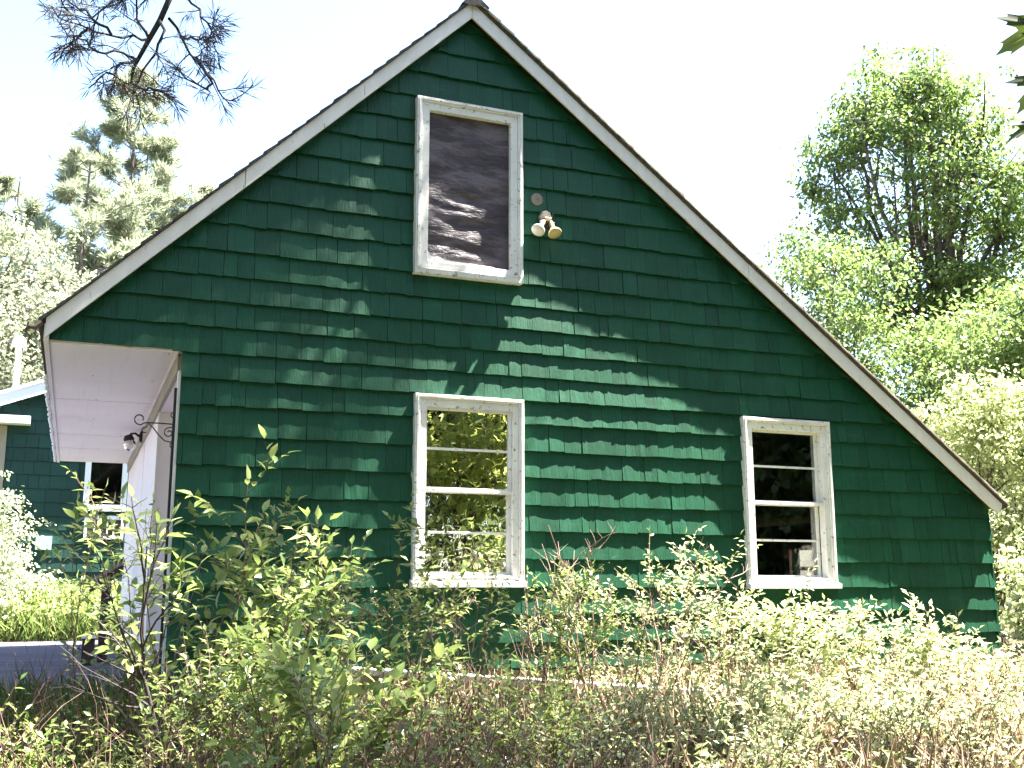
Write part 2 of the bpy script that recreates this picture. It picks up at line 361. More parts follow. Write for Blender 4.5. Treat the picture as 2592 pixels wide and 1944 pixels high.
part(box('corner_board', (XL - .028, -.012, .36), (XL - .014, .092, SOFZ - .14), TRIM))
# soffit, fascia, rakes, roof
sof = part(box('soffit', (EAVEL + .022, -.012, SOFZ), (XL - .006, DEP + .02, SOFZ + .012), PINK))
for yy in (2.44, 4.88, 6.2): box('seam', (EAVEL + .03, yy, SOFZ - .003), (XL - .05, yy + .014, SOFZ - .0005), TRIM, sof)
for xx, yy in ((.18, .03), (.54, .12), (.1, 2.4), (.4, 4.84), (.05, 1.2), (.5, 1.25), (.2, 6.1), (.1, 3.6), (.52, 3.5)): MB().lathe([(0, -.003), (.006, -.0025), (.008, 0)], (xx, yy, SOFZ), (0, 0, 1), 6).build('nail_head', RUST, sof)
m = MB(); m.box((EAVEL + .03, -.018, SOFZ - .012), (XL - .03, -.006, SOFZ - .001)); m.box((XL - .046, .0, SOFZ - .014), (XL - .032, DEP, SOFZ - .001)); m.build('edge_moulding', PINK, sof)
RB = .138                               # vertical depth of a rake board
def rake(x0, x1, top, name, y0, y1, mat, bot=0., endcut=None):
    pts = [(x0, roofz(x0) + bot), (x1, roofz(x1) + bot), (x1, roofz(x1) + top), (x0, roofz(x0) + top)]
    return part(MB().prism(pts, y0, y1).build(name, mat, bevel=.003))
for j, (x0, x1) in enumerate(((EAVEL - .004, .982), (.985, ROOF_AX - .0015))): rake(x0, x1, RB + .001 * j, 'rake_board', -.124 - .002 * j, -.102, TRIM, -.002 * j)
rake(ROOF_AX + .0015, 5.30, RB - .001, 'rake_board', -.122, -.102, TRIM, .002)
m = MB(); m.prism([(5.303, roofz(5.303)), (7.86, roofz(7.86)), (7.945, roofz(7.86) - .045), (7.985, roofz(7.985) + RB - .02), (7.985, roofz(7.985) + RB), (5.303, roofz(5.303) + RB)], -.124, -.102)
part(m.build('rake_board', TRIM, bevel=.003))
part(MB().prism([(EAVEL - .012, SOFZ - .012), (EAVEL + .02, SOFZ - .012), (EAVEL + .02, roofz(EAVEL) + .10), (EAVEL - .012, roofz(EAVEL) + .10)], -.099, DEP + .1).build('fascia', TRIM))
# underside of the overhang and roof slabs
m = MB(); m.prism([(EAVEL + .022, roofz(EAVEL + .02) + .085), (ROOF_AX, ROOF_AZ + .085), (XR + .07, roofz(XR + .07) + .085), (XR + .07, roofz(XR + .07) + .13), (ROOF_AX, ROOF_AZ + .13), (EAVEL + .022, roofz(EAVEL + .02) + .13)], -.100, DEP + .1)
roof = part(m.build('roof', M('roof_deck', (.14, .11, .085), .8, .2, ((8, 8, 8), (.09, .07, .055), .4, .6))))
def slab(x0, x1, b0, b1, y0, name, mat): return MB().prism([(x0, roofz(x0) + b0), (x1, roofz(x1) + b0), (x1, roofz(x1) + b1), (x0, roofz(x0) + b1)], y0, DEP + .14).build(name, mat, roof)
rt = random.Random(8)
def tabs(x0, x1, b0, th, y0, step, name, mat):
    m = MB(); n = int(abs(x1 - x0) / step)
    for i in range(n):
        a_ = x0 + (x1 - x0) * i / n; c_ = x0 + (x1 - x0) * (i + 1.25) / n
        if abs(c_ - x0) > abs(x1 - x0): c_ = x1
        yy = y0 + rt.uniform(-.006, .005); t0 = th * rt.uniform(.85, 1.2)
        pts = [(a_, roofz(a_) + b0), (c_, roofz(c_) + b0), (c_, roofz(c_) + b0 + th * .45), (a_, roofz(a_) + b0 + t0)]
        if x0 > x1: pts = pts[::-1]
        m.prism(pts, yy, DEP + .14)
    return m.build(name, mat, roof)
tabs(EAVEL - .05, ROOF_AX - .001, RB + .002, .027, -.146, .10, 'roofing', ASPH)
slab(ROOF_AX + .001, 8.03, RB + .002, RB + .024, -.140, 'drip_edge', ASPH)
tabs(8.045, ROOF_AX + .001, RB + .025, .020, -.154, .12, 'roofing', WOODED)
m = MB()
for y in np.arange(-.159, DEP, .3): m.add([(ROOF_AX - .10, y, ROOF_AZ + RB + .04 - .098 + .012), (ROOF_AX, y, ROOF_AZ + RB + .075), (ROOF_AX + .14, y, ROOF_AZ + RB + .05 - .105 + .014), (ROOF_AX - .10, y + .31, ROOF_AZ + RB + .04 - .098 + .004), (ROOF_AX, y + .31, ROOF_AZ + RB + .066), (ROOF_AX + .14, y + .31, ROOF_AZ + RB + .05 - .105 + .006)], [(0, 1, 4, 3), (1, 2, 5, 4), (0, 2, 1)])
m.build('ridge_cap', ASPH, roof)
part(MB().tube([(EAVEL - .03, -.16, roofz(EAVEL) + .09), (EAVEL - .07, -.17, roofz(EAVEL) + .05), (EAVEL - .10, -.17, roofz(EAVEL) + .055), (EAVEL - .12, -.16, roofz(EAVEL) + .03)], [.02, .022, .017, .012], 6).build('broken_gutter_hanger', M('gutter_rust', (.11, .075, .06), .8)))

# windows
def ring(m, x0, x1, z0, z1, wl, wr, wb, wt, y0, y1):
    m.box((x0, y0, z0), (x0 + wl, y1, z1)); m.box((x1 - wr, y0, z0), (x1, y1, z1))
    m.box((x0 + wl, y0 + .0005, z1 - wt), (x1 - wr, y1, z1)); m.box((x0 + wl, y0 + .0005, z0), (x1 - wr, y1, z0 + wb)); return m
def casing(k_, y0, wc, sill):
    x0, x1, z0, z1 = OPEN[k_]; m = MB()
    ring(m, x0, x1, z0 + (.03 if sill else 0), z1, wc, wc, .005 if sill else wc, wc, y0, .02)
    wd = part(m.build('window', TRIMW, bevel=.004))
    m = MB(); ring(m, x0 + wc * .35, x1 - wc * .35, z0 + .05, z1 - wc * .35, .012, .012, .004, .012, y0 - .010, y0 - .0005); m.build('edge_moulding', TRIMW, wd)
    return wd, x0, x1, z0, z1
wins = {}
for k_ in 'CR':
    y0 = WIN[k_][4]; wd, x0, x1, z0, z1 = casing(k_, y0, .042, True); wins[k_] = wd
    tag(wd, {'C': 'double-hung window full of leafy reflections', 'R': 'dark double-hung window showing a far interior window'}[k_])
    m = MB().add([(x0 - .012, y0 - .035, z0 - .012), (x1 + .012, y0 - .035, z0 - .012), (x1 + .012, .01, z0 - .012), (x0 - .012, .01, z0 - .012), (x0 - .012, y0 - .035, z0 + .028), (x1 + .012, y0 - .035, z0 + .028), (x1 + .012, .01, z0 + .058), (x0 - .012, .01, z0 + .058)], [(0, 3, 2, 1), (4, 5, 6, 7), (0, 1, 5, 4), (1, 2, 6, 5), (2, 3, 7, 6), (3, 0, 4, 7)])
    m.build('sill', TRIMW, wd, bevel=.004)
    ix0, ix1, iz0, iz1 = x0 + .043, x1 - .043, z0 + .06, z1 - .043
    # blind stop / storm frame, set back a little
    m = ring(MB(), ix0, ix1, iz0, iz1, .05, .05, .02, .055, y0 + .012, .02); m.build('storm_frame', TRIMW, wd, bevel=.002)
    m = MB().box((ix0 + .02, y0 + .004, iz1 - .022), (ix0 + .045, y0 + .012, iz1 - .004)).box((ix1 - .05, y0 + .004, iz1 - .026), (ix1 - .02, y0 + .012, iz1 - .006)); m.build('turn_button', TRIMW, wd)
    sx0, sx1, sz0, sz1 = ix0 + .051, ix1 - .051, iz0 + .021, iz1 - .056; mz = (sz0 + sz1) / 2 - .01
    jy = .045 if k_ == 'C' else .085     # how far the sash sits back
    for lo, hi, yo in ((mz + .012, sz1, -.012), (sz0, mz + .010, .012)):
        yy = y0 + jy + yo
        wl = .010 if k_ == 'C' else .012
        sh = ring(MB(), sx0, sx1, lo, hi, wl, .03, .020, .018, yy, yy + .035).build('sash', TRIMW, wd, bevel=.002)
        mid = (lo + hi) / 2
        box('muntin', (sx0 + wl + .0005, yy + .003, mid - .009), (sx1 - .0305, yy + .030, mid + .009), TRIMW, wd, bevel=.003)
        for q0, q1 in ((lo + .0205, mid - .0095), (mid + .0095, hi - .0185)):
            box('pane', (sx0 + wl + .0005, yy + .014, q0), (sx1 - .0305, yy + .017, q1), GLASS if k_ == 'C' else GLASSD, wd)
    box('meeting_rail', (sx0 - .012, y0 + .020, mz - .004), (sx1 + .012, y0 + jy - .014, mz + .018), TRIMW, wd, bevel=.002)
wd, x0, x1, z0, z1 = casing('U', WIN['U'][4], .045, False)
tag(wd, 'attic window covered by crumpled dark plastic film')
y0 = WIN['U'][4]; ring(MB(), x0 + .046, x1 - .046, z0 + .046, z1 - .046, .058, .058, .058, .058, y0 + .010, .02).build('storm_frame', TRIMW, wd, bevel=.003)
for bx, bz in ((x0 + .075, z1 - .06), (x1 - .07, z1 - .06)): MB().lathe([(0, .014), (.010, .012), (.012, 0)], (bx, y0 + .010, bz), (0, -1, 0), 8).build('knob', TRIMW, wd)
MB().lathe([(0, .006), (.006, .005), (.007, 0)], (x1 - .07, y0 + .010, z0 + .07), (0, -1, 0), 6).build('rusty_screw', RUST, wd)
# the film: a sheet that bellies and puckers, its lower edge drawn up from the frame
m = MB(); nx_, nz_ = 30, 52; fx0, fx1, fz0, fz1 = x0 + .104, x1 - .104, z0 + .104, z1 - .104
rf = random.Random(5); ws = [(rf.uniform(-9, 14), rf.uniform(18, 75), rf.uniform(0, 6.3), rf.uniform(.4, 1)) for _ in range(16)]
for j in range(nz_ + 1):
    for i in range(nx_ + 1):
        u, v = i / nx_, j / nz_; x = fx0 + (fx1 - fx0) * u; z = fz0 + (fz1 - fz0) * v
        h = sum(am * math.sin(a_ * x + b_ * z + p_) / (abs(a_) + b_) for a_, b_, p_, am in ws)
        env = math.sin(math.pi * min(1, max(0, u))) ** .5 * math.sin(math.pi * v) ** .5 * (1.25 - .9 * v)
        m.v.append((x, -.028 - env * (.010 + .17 * h), z))
m.f = [(j * (nx_ + 1) + i, j * (nx_ + 1) + i + 1, (j + 1) * (nx_ + 1) + i + 1, (j + 1) * (nx_ + 1) + i) for j in range(nz_) for i in range(nx_)]
m.build('pane', FILM, wd, smooth=True)
MB().prism([(fx0, fz0 - .004), (fx1 - .1, fz0 - .004), (fx1 - .14, fz0 + .012), (fx1 - .3, fz0 + .02), (fx0 + .2, fz0 + .022), (fx0 + .03, fz0 + .05), (fx0, fz0 + .09)], -.062, -.058).build('torn_edge', TRIMW, wd)
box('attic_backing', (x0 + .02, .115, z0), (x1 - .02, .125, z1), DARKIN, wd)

# ------------------------------------------------------------------ fittings on the cottage
fy = -.030
p = W(3.351, 3.125, fy)
cp = empty('cover_plate', (p.x, fy, p.z), 'round tan cover plate on the wall above the floodlight', 'cover plate')
MB().lathe([(0, .012), (.045, .011), (.052, .006), (.053, 0)], (0, 0, 0), (0, -1, 0), 20).build('plate', M('tan_paint', (.20, .17, .13), .6), cp)
MB().lathe([(0, .004), (.005, .003), (.006, 0)], (0, -.012, .0), (0, -1, 0), 6).build('screw', RUST, cp)
p = W(3.415, 2.975, fy)
fl = empty('floodlight', (p.x, fy, p.z), 'twin-bulb outdoor floodlight fixture beside the attic window', 'light')
MB().lathe([(0, .046), (.046, .044), (.052, .036), (.054, 0)], (0, 0, 0), (0, -1, 0), 8).build('junction_box', GALV, fl, bevel=.002)
MB().box((-.028, -.075, -.052), (.034, -.030, -.018)).build('bracket', BRASS, fl, bevel=.004)
MB().tube([(.06, -.02, -.005), (.066, -.028, .03), (.074, -.03, .042)], .004, 5).build('wire', GALV, fl)
for sx, mt, ax in ((-1, BULB, (-.62, -.42, -.86)), (1, BULBY, (.10, -.50, -.86))):
    A = Vector(ax).normalized(); o = Vector((sx * .030, -.055, -.055))
    arm = MB().tube([Vector((sx * .012, -.050, -.040)), o], .012, 8).build('swivel_arm', GALV, fl)
    sk = MB().lathe([(0, -.006), (.020, -.004), (.022, .004), (.022, .062), (.026, .07), (.02, .071)], o, A, 14).build('socket', BRASS if sx > 0 else GALV, fl, smooth=False)
    MB().lathe([(0, -.006), (.007, -.006), (.008, .004)], o + A * .02 + Vector((sx * .02, -.008, .01)), (sx, -.3, .3), 8).build('thumb_screw', WHITE, sk)
    MB().lathe([(.018, .064), (.022, .070), (.044, .098), (.056, .118), (.058, .126), (.054, .134), (.034, .141), (0, .144)], o, A, 22).build('bulb', mt, fl, smooth=True)
MB().tube([(-.01, -.035, -.06), (.004, -.06, -.10), (-.006, -.062, -.13)], .012, 6).build('sensor_stub', BROWN, fl)

# scrolled iron sign bracket by the corner
bo = Vector((XL - .038, .03, 0))
br = empty('sign_bracket', (bo.x, bo.y, 1.55), 'black wrought-iron scroll bracket on the porch corner', 'bracket')
def BP(dx, dy):
    q = atY(dx, dy, bo.y); return (q.x - bo.x, 0, q.z - 1.55)
m = MB().box((-.009, -.006, .36 - 1.55), (.009, .012, BP(380, 838)[2])); m.build('back_bar', IRON, br, bevel=.002)  # bracket mount; its long run stands in for darkness inside the near corner
def spiral(c, r0, r1, a0, a1, n=22): return [(c[0] + (r0 + (r1 - r0) * i / n) * math.cos(a0 + (a1 - a0) * i / n), 0, c[2] + (r0 + (r1 - r0) * i / n) * math.sin(a0 + (a1 - a0) * i / n)) for i in range(n + 1)]
A0 = BP(378, 917); A1 = BP(317, 913)
c0 = BP(302, 905); rr = abs(BP(302, 905)[0] - BP(289, 905)[0])
MB().tube([A0, ((A0[0] + A1[0]) / 2, 0, (A0[2] + A1[2]) / 2 + .002), A1, (A1[0] - .02, 0, A1[2] - .004)] + spiral(c0, rr * 1.02, rr * .55, R(-75), R(-75) - R(310), 20), .0048, 6).build('arm', IRON, br, smooth=True)
c1 = BP(313, 930); r1_ = rr * .62
MB().tube([BP(378, 950), BP(367, 955), BP(355, 952), BP(343, 940), BP(331, 924), BP(321, 915)] + spiral(c1, r1_, r1_ * .55, R(75), R(75) + R(230), 16), .0045, 6).build('brace', IRON, br, smooth=True)
c2 = BP(365, 935)
MB().tube([BP(378, 921)] + spiral(c2, rr * .95, rr * .25, R(80), R(80) + R(430), 26), .0045, 6).build('scroll', IRON, br, smooth=True)
for (dx, dy, a0, s_) in ((375, 897, 60, 1), (373, 962, 120, 1)):
    MB().tube(spiral(BP(dx, dy), rr * .5, rr * .42, R(a0), R(a0) + s_ * R(250), 14), .0038, 6).build('small_scroll', IRON, br, smooth=True)

# jelly-jar lamp on the frieze
lp = empty('porch_lamp', (XL - .032, 4.3, SOFZ - .07), 'black wall lamp with a clear glass globe under the soffit', 'lamp')
MB().lathe([(0, 0), (.06, 0), (.06, .018), (.03, .028)], (0, 0, 0), (-1, 0, 0), 14).build('backplate', IRON, lp)
MB().tube([(-.02, 0, 0), (-.07, 0, .035), (-.11, 0, .03), (-.13, 0, 0)], .012, 7).build('arm', IRON, lp)
MB().lathe([(0, .03), (.04, .02), (.055, -.02), (.052, -.035)], (-.135, 0, -.01), (-.2, 0, 1), 14).build('cap', IRON, lp)
MB().lathe([(.045, -.03), (.062, -.06), (.066, -.09), (.055, -.125), (.03, -.145), (0, -.15)], (-.135, 0, -.01), (-.2, 0, 1), 16).build('globe', GLOBE, lp, smooth=True)
MB().lathe([(.012, -.03), (.03, -.07), (.028, -.09), (0, -.105)], (-.135, 0, -.01), (-.2, 0, 1), 12).build('bulb', WHITE, lp, smooth=True)

# string of small bulbs along the eave
sg = empty('string_lights', (EAVEL - .02, 2.0, SOFZ), 'string of small white bulbs along the left eave', 'string lights')
MB().tube([(0, y - 2.0, -.01 + .012 * math.sin(y * 5)) for y in np.arange(1.2, 7.6, .25)], .005, 5).build('cord', WHITE, sg)
for i in range(26):
    y = 1.3 + i * .24; MB().lathe([(0, -.045), (.016, -.035), (.018, -.015), (.008, 0)], (-.008, y - 2.0, -.008 + .012 * math.sin(y * 5)), (0, 0, 1), 6).build('bulb', WHITE, sg, smooth=True)

# brown stair rail beside the side door
q0 = atY(190, 1254, 4.6); q1 = atY(268, 1212, 4.6)
hr = empty('stair_rail', (q0.x, 4.6, .215), 'dark brown wooden handrail with posts beside the porch', 'railing')
o = Vector((q0.x, 4.6, .215))
def rel(p): return Vector(p) - o
a, b = rel(q0), rel(q1)
m = MB(); n_ = (b - a).normalized()
m.add([(a.x, -.05, a.z), (b.x, -.05, b.z), (b.x, .05, b.z), (a.x, .05, a.z), (a.x, -.05, a.z - .03), (b.x, -.05, b.z - .03), (b.x, .05, b.z - .03), (a.x, .05, a.z - .03)], [(0, 1, 2, 3), (4, 7, 6, 5), (0, 4, 5, 1), (1, 5, 6, 2), (2, 6, 7, 3), (3, 7, 4, 0)])
m.build('handrail', M('rail_top', (.25, .17, .16), .5), hr)
m = MB(); m.add([(a.x + .02, -.02, a.z - .031), (b.x, -.02, b.z - .031), (b.x, .02, b.z - .031), (a.x + .02, .02, a.z - .031), (a.x + .02, -.02, a.z - .13), (b.x, -.02, b.z - .13), (b.x, .02, b.z - .13), (a.x + .02, .02, a.z - .13)], [(0, 1, 2, 3), (4, 7, 6, 5), (0, 4, 5, 1), (1, 5, 6, 2), (2, 6, 7, 3), (3, 7, 4, 0)])
m.build('lower_rail', BROWN, hr)
box('post', (a.x + .14, -.045, -.01), (a.x + .235, .045, a.z + .02), BROWN, hr)
np_ = box('newel_post', (a.x - .02, -.50, -.01), (a.x + .10, -.39, .26), BROWN, hr); box('post_cap', (a.x - .03, -.51, .261), (a.x + .11, -.38, .285), WHITE, np_)

# the long bleached plank half buried in the brush
pa = W(1.9, -.575, -.32); pb = W(5.16, -.858, -1.15)
pk = empty('white_plank', (pa.x, pa.y, gzf(pa.x, pa.y)), 'long bleached white plank lying in the brush below the windows', 'plank')
o = Vector(pk.location); d = (pb - pa); n2 = Vector((-d.y, d.x, 0)).normalized() * .075
m = MB(); q = [pa - n2, pb - n2, pb + n2, pa + n2]; m.add([v - o for v in q] + [v - o - Vector((0, 0, .04)) for v in q], [(0, 1, 2, 3), (7, 6, 5, 4), (0, 4, 5, 1), (1, 5, 6, 2), (2, 6, 7, 3), (3, 7, 4, 0)]); m.build('board', PLANK, pk, bevel=.003)
for t_ in (.03, .5, .9):
    c_ = pa + d * t_; g_ = gzf(c_.x, c_.y); box('support_block', (c_.x - .09 - o.x, c_.y - .07 - o.y, g_ - .05 - o.z), (c_.x + .09 - o.x, c_.y + .07 - o.y, c_.z - .043 - o.z), CONC, pk)

# ------------------------------------------------------------------ the second green house beyond the driveway
BY = 13.4; SB = (CAMY + BY) / (CAMY + 13.0)
def B2(x, z): return x * SB, z * SB + EYE if False else (CAMY + BY) / (CAMY + 13.0) * z + EYE
b2 = empty('green_outbuilding', (-1, BY, .45), 'second green shingled house with white trim beyond the driveway', 'house')
off = -Vector(b2.location)
def p2(o_, par=b2):
    o_.parent = par
    if par is b2: o_.location = off
    return o_
rx0, rz0 = B2(-1.37, 3.07); rx1, rz1 = B2(-.60, 3.368); SL2 = (rz1 - rz0) / (rx1 - rx0)
AX2 = 1.6
def roof2(x): return rz0 + SL2 * (x - rx0) if x < AX2 else rz0 + SL2 * (AX2 - rx0) - SL2 * (x - AX2)
m = MB(); m.prism([(-5.2, .2), (6, .2), (6, roof2(6)), (AX2, roof2(AX2)), (-5.2, roof2(-5.2))], BY, BY + 5)
w2 = p2(m.build('wall', BACK))
wx0, wz0 = B2(.10, 1.30); wx1, wz1 = B2(.825, 2.75)
bx0, bz0 = B2(.147, .806); bx1, bz1 = B2(.81, 1.22)
z = .5; ci = 0; r2 = random.Random(4); far = MB()
while z < 6.2:
    x = -5.1 - r2.uniform(0, .15)
    while x < min(3.5, AX2 + (roof2(AX2) - z) / SL2):
        wd = r2.uniform(.16, .30); x1 = x + wd
        cx = (x + x1) / 2; hid = (wx0 - .02 < cx < wx1 + .02 and wz0 - .1 < z + .12 < wz1) or (bx0 < cx < bx1 and bz0 < z + .12 < bz1)
        if roof2(x) > z + .05 and not hid:
            v, f = shingle_mesh(x + .003, x1 - .003, z, z + .27, .034, .016, r2, roof2, BY, 2)
            if -1.7 < x < 1.0 and z > 1.0: mm = MB(); mm.v, mm.f = v, f; mm.build('shingle', GREEN2, w2)
            else: far.add(v, f)
        x = x1
    z += .245; ci += 1
tag(far.build('shingles', GREEN2, w2), kind='stuff')
WH2 = M('outbuilding_trim', (.80, .82, .86), .5)
rk = p2(MB().prism([(-5.6, roof2(-5.6) - .02), (AX2, roof2(AX2) - .02), (AX2, roof2(AX2) + .19), (-5.6, roof2(-5.6) + .19)], BY - .32, BY - .29).build('rake_board', WH2))
rf2 = p2(MB().prism([(-5.6, roof2(-5.6) + .19), (AX2, roof2(AX2) + .19), (6.4, roof2(6.4) + .19), (6.4, roof2(6.4) + .25), (AX2, roof2(AX2) + .25), (-5.6, roof2(-5.6) + .25)], BY - .34, BY + 5.2).build('roof', WH2))
wn = p2(ring(MB(), wx0, wx1, wz0, wz1, .10, .10, .12, .1, BY - .075, BY).build('window', WH2))
box('pane', (wx0 + .1, BY - .03, wz0 + .12), (wx1 - .1, BY - .02, wz1 - .1), GLASSD, wn); box('blind', (wx0 + .1, BY - .012, wz0 + .12), (wx1 - .1, BY - .006, wz1 - .1), DARKIN, wn)  # flat sheet in the dark interior colour, in place of a room
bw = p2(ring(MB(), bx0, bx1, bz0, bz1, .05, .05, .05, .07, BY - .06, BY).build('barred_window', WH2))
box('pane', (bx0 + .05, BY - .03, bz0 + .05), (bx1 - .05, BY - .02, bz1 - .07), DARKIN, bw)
for i in range(4): xx = bx0 + .06 + (i + 1) * (bx1 - bx0 - .12) / 5; box('bar', (xx - .012, BY - .055, bz0 + .051), (xx + .012, BY - .035, bz1 - .071), WH2, bw)
hx0, hz0 = B2(-1.9, 2.77); hx1, hz1 = B2(-.85, 2.905); p2(box('door_hood', (hx0, BY - .35, hz0), (hx1, BY, hz1), WH2))
dx0 = B2(-1.9, 0)[0]; p2(box('door', (dx0, BY - .06, .5), (B2(-1.22, 0)[0], BY - .036, hz0 - .02), M('tan_door', (.30, .26, .20), .6)))
p2(box('vent', (B2(-.62, 0)[0], BY - .08, 1.62), (B2(-.36, 0)[0], BY - .035, 1.86), M('pale_green', (.35, .50, .45), .5)))
vx, vz = B2(-1.19, 4.42)
vp = empty('vent_pipe', (vx, BY + .8, roof2(vx) + .25), 'white roof vent pipe with a domed cap on the outbuilding', 'vent pipe')
h_ = vz - roof2(vx) - .25
MB().lathe([(.05, -.02), (.05, h_)], (0, 0, 0), k=10).build('pipe', WHITE, vp); MB().lathe([(.13, h_ - .06), (.12, h_ + .04), (.07, h_ + .11), (0, h_ + .13)], (0, 0, 0), k=14).build('cap', WHITE, vp, smooth=True)

# ------------------------------------------------------------------ vegetation builders
def unit(a): return a / np.maximum(np.linalg.norm(a, axis=-1, keepdims=True), 1e-9)
def leaves(P, A, N, L, Wd, detail=1, curl=.12):
    """leaf blades: base P, axis A, face normal N, length L, width Wd -> verts, tris"""
    P = np.asarray(P, float); A = unit(np.asarray(A, float)); N = np.asarray(N, float); n = len(P)
    S = unit(np.cross(A, N)); N = unit(np.cross(S, A)); L = np.broadcast_to(np.asarray(L, float), (n,))[:, None]; H = (np.broadcast_to(np.asarray(Wd, float), (n,)) / 2)[:, None]
    if detail == 0:
        v = np.stack([P, P + A * L * .5 + S * H, P + A * L - N * L * curl, P + A * L * .5 - S * H], 1); k = 4
        t = np.array([[0, 1, 2], [0, 2, 3]])
    elif detail == 1:
        v = np.stack([P, P + A * L * .42 + S * H + N * H * .35, P + A * L * .45 - N * L * curl * .2, P + A * L * .42 - S * H + N * H * .35, P + A * L - N * L * curl], 1); k = 5
        t = np.array([[0, 1, 2], [0, 2, 3], [1, 4, 2], [2, 4, 3]])
    else:
        v = np.stack([P, P + A * L * .25 + S * H * .85 + N * H * .3, P + A * L * .27, P + A * L * .25 - S * H * .85 + N * H * .3,
                      P + A * L * .6 + S * H * .8 + N * H * .25 - N * L * curl * .4, P + A * L * .62 - N * L * curl * .45, P + A * L * .6 - S * H * .8 + N * H * .25 - N * L * curl * .4, P + A * L - N * L * curl * 1.3], 1); k = 8
        t = np.array([[0, 1, 2], [0, 2, 3], [1, 4, 5], [1, 5, 2], [2, 5, 6], [2, 6, 3], [4, 7, 5], [5, 7, 6]])
    tri = (t[None] + (np.arange(n) * k)[:, None, None]).reshape(-1, 3)
    return v.reshape(-1, 3), tri
class Plant:
    def __init__(s, seed): s.r = random.Random(seed); s.tv = []; s.tt = []; s.n = 0; s.LP = []; s.LA = []; s.LN = []; s.LL = []; s.LW = []; s.g = np.random.default_rng(seed)
    def tube(s, P, R0, R1, k=5):
        P = np.asarray(P, float); n = len(P); T = unit(np.gradient(P, axis=0))
        ref = np.array([.31, .17, .93]) if abs(T[0, 2]) < .9 else np.array([1., .1, 0])
        a = unit(np.cross(T, ref)); b = np.cross(T, a); rad = np.linspace(R0, R1, n)[:, None, None]
        an = np.arange(k) * 2 * math.pi / k
        v = P[:, None] + rad * (a[:, None] * np.cos(an)[None, :, None] + b[:, None] * np.sin(an)[None, :, None])
        i = np.arange(n - 1)[:, None] * k; j = np.arange(k)[None]; j2 = (j + 1) % k
        q0 = (i + j).ravel(); q1 = (i + j2).ravel(); q2 = (i + k + j2).ravel(); q3 = (i + k + j).ravel()
        s.tv.append(v.reshape(-1, 3)); s.tt.append(np.concatenate([np.stack([q0, q1, q2], 1), np.stack([q0, q2, q3], 1)]) + s.n); s.n += n * k
    def leaf(s, p, a, nrm, L, w): s.LP.append(p); s.LA.append(a); s.LN.append(nrm); s.LL.append(L); s.LW.append(w)
    def path(s, p, d, L, n, wob, trop):
        r = s.r; P = [np.array(p, float)]; d = np.array(d, float); d /= np.linalg.norm(d)
        for i in range(n):
            d = d + np.array([r.gauss(0, wob), r.gauss(0, wob), r.gauss(0, wob) + trop]); d /= np.linalg.norm(d); P.append(P[-1] + d * (L / n))
        return np.array(P)
    def twig_leaves(s, P, t0, sp, LL, asp, droop=.15, up=1.0):
        r = s.r; seg = np.linalg.norm(np.diff(P, axis=0), axis=1); tot = seg.sum(); cum = np.concatenate([[0], np.cumsum(seg)]); q = tot * t0; side = 1
        while q < tot:
            i = min(np.searchsorted(cum, q, 'right') - 1, len(seg) - 1); u = (q - cum[i]) / seg[i]; p = P[i] * (1 - u) + P[i + 1] * u; t = (P[i + 1] - P[i]) / seg[i]
            lat = np.cross(t, [r.gauss(0, .35), r.gauss(0, .35), 1]); ln = np.linalg.norm(lat)
            lat = lat / ln if ln > 1e-6 else np.array([1., 0, 0])
            a = t * r.uniform(.25, .8) + lat * side * r.uniform(.6, 1.1) + np.array([r.gauss(0, .25), r.gauss(0, .25), r.gauss(-droop, .25)])
            l = LL * r.uniform(.6, 1.25); s.leaf(p, a, (r.gauss(0, .45), r.gauss(0, .45), up), l, l * asp * r.uniform(.8, 1.2)); side = -side; q += sp * r.uniform(.6, 1.4)
        t = P[-1] - P[-2]; s.leaf(P[-1], t + np.array([0, 0, -.2]) * np.linalg.norm(t), (r.gauss(0, .4), r.gauss(0, .4), 1), LL, LL * asp)
    def finish(s, name, loc, label, cat, stemmat, leafm, group=None, detail=1, stemname='stem', leafname='foliage', curl=.12):
        e = empty(name, loc, label, cat, group); o = np.array(loc)
        if s.tv: np_mesh(stemname, np.concatenate(s.tv) - o, np.concatenate(s.tt), stemmat, e, smooth=True)
        if s.LP:
            v, t = leaves(np.array(s.LP), np.array(s.LA), np.array(s.LN), np.array(s.LL), np.array(s.LW), detail, curl); np_mesh(leafname, v - o, t, leafm, e)
        return e
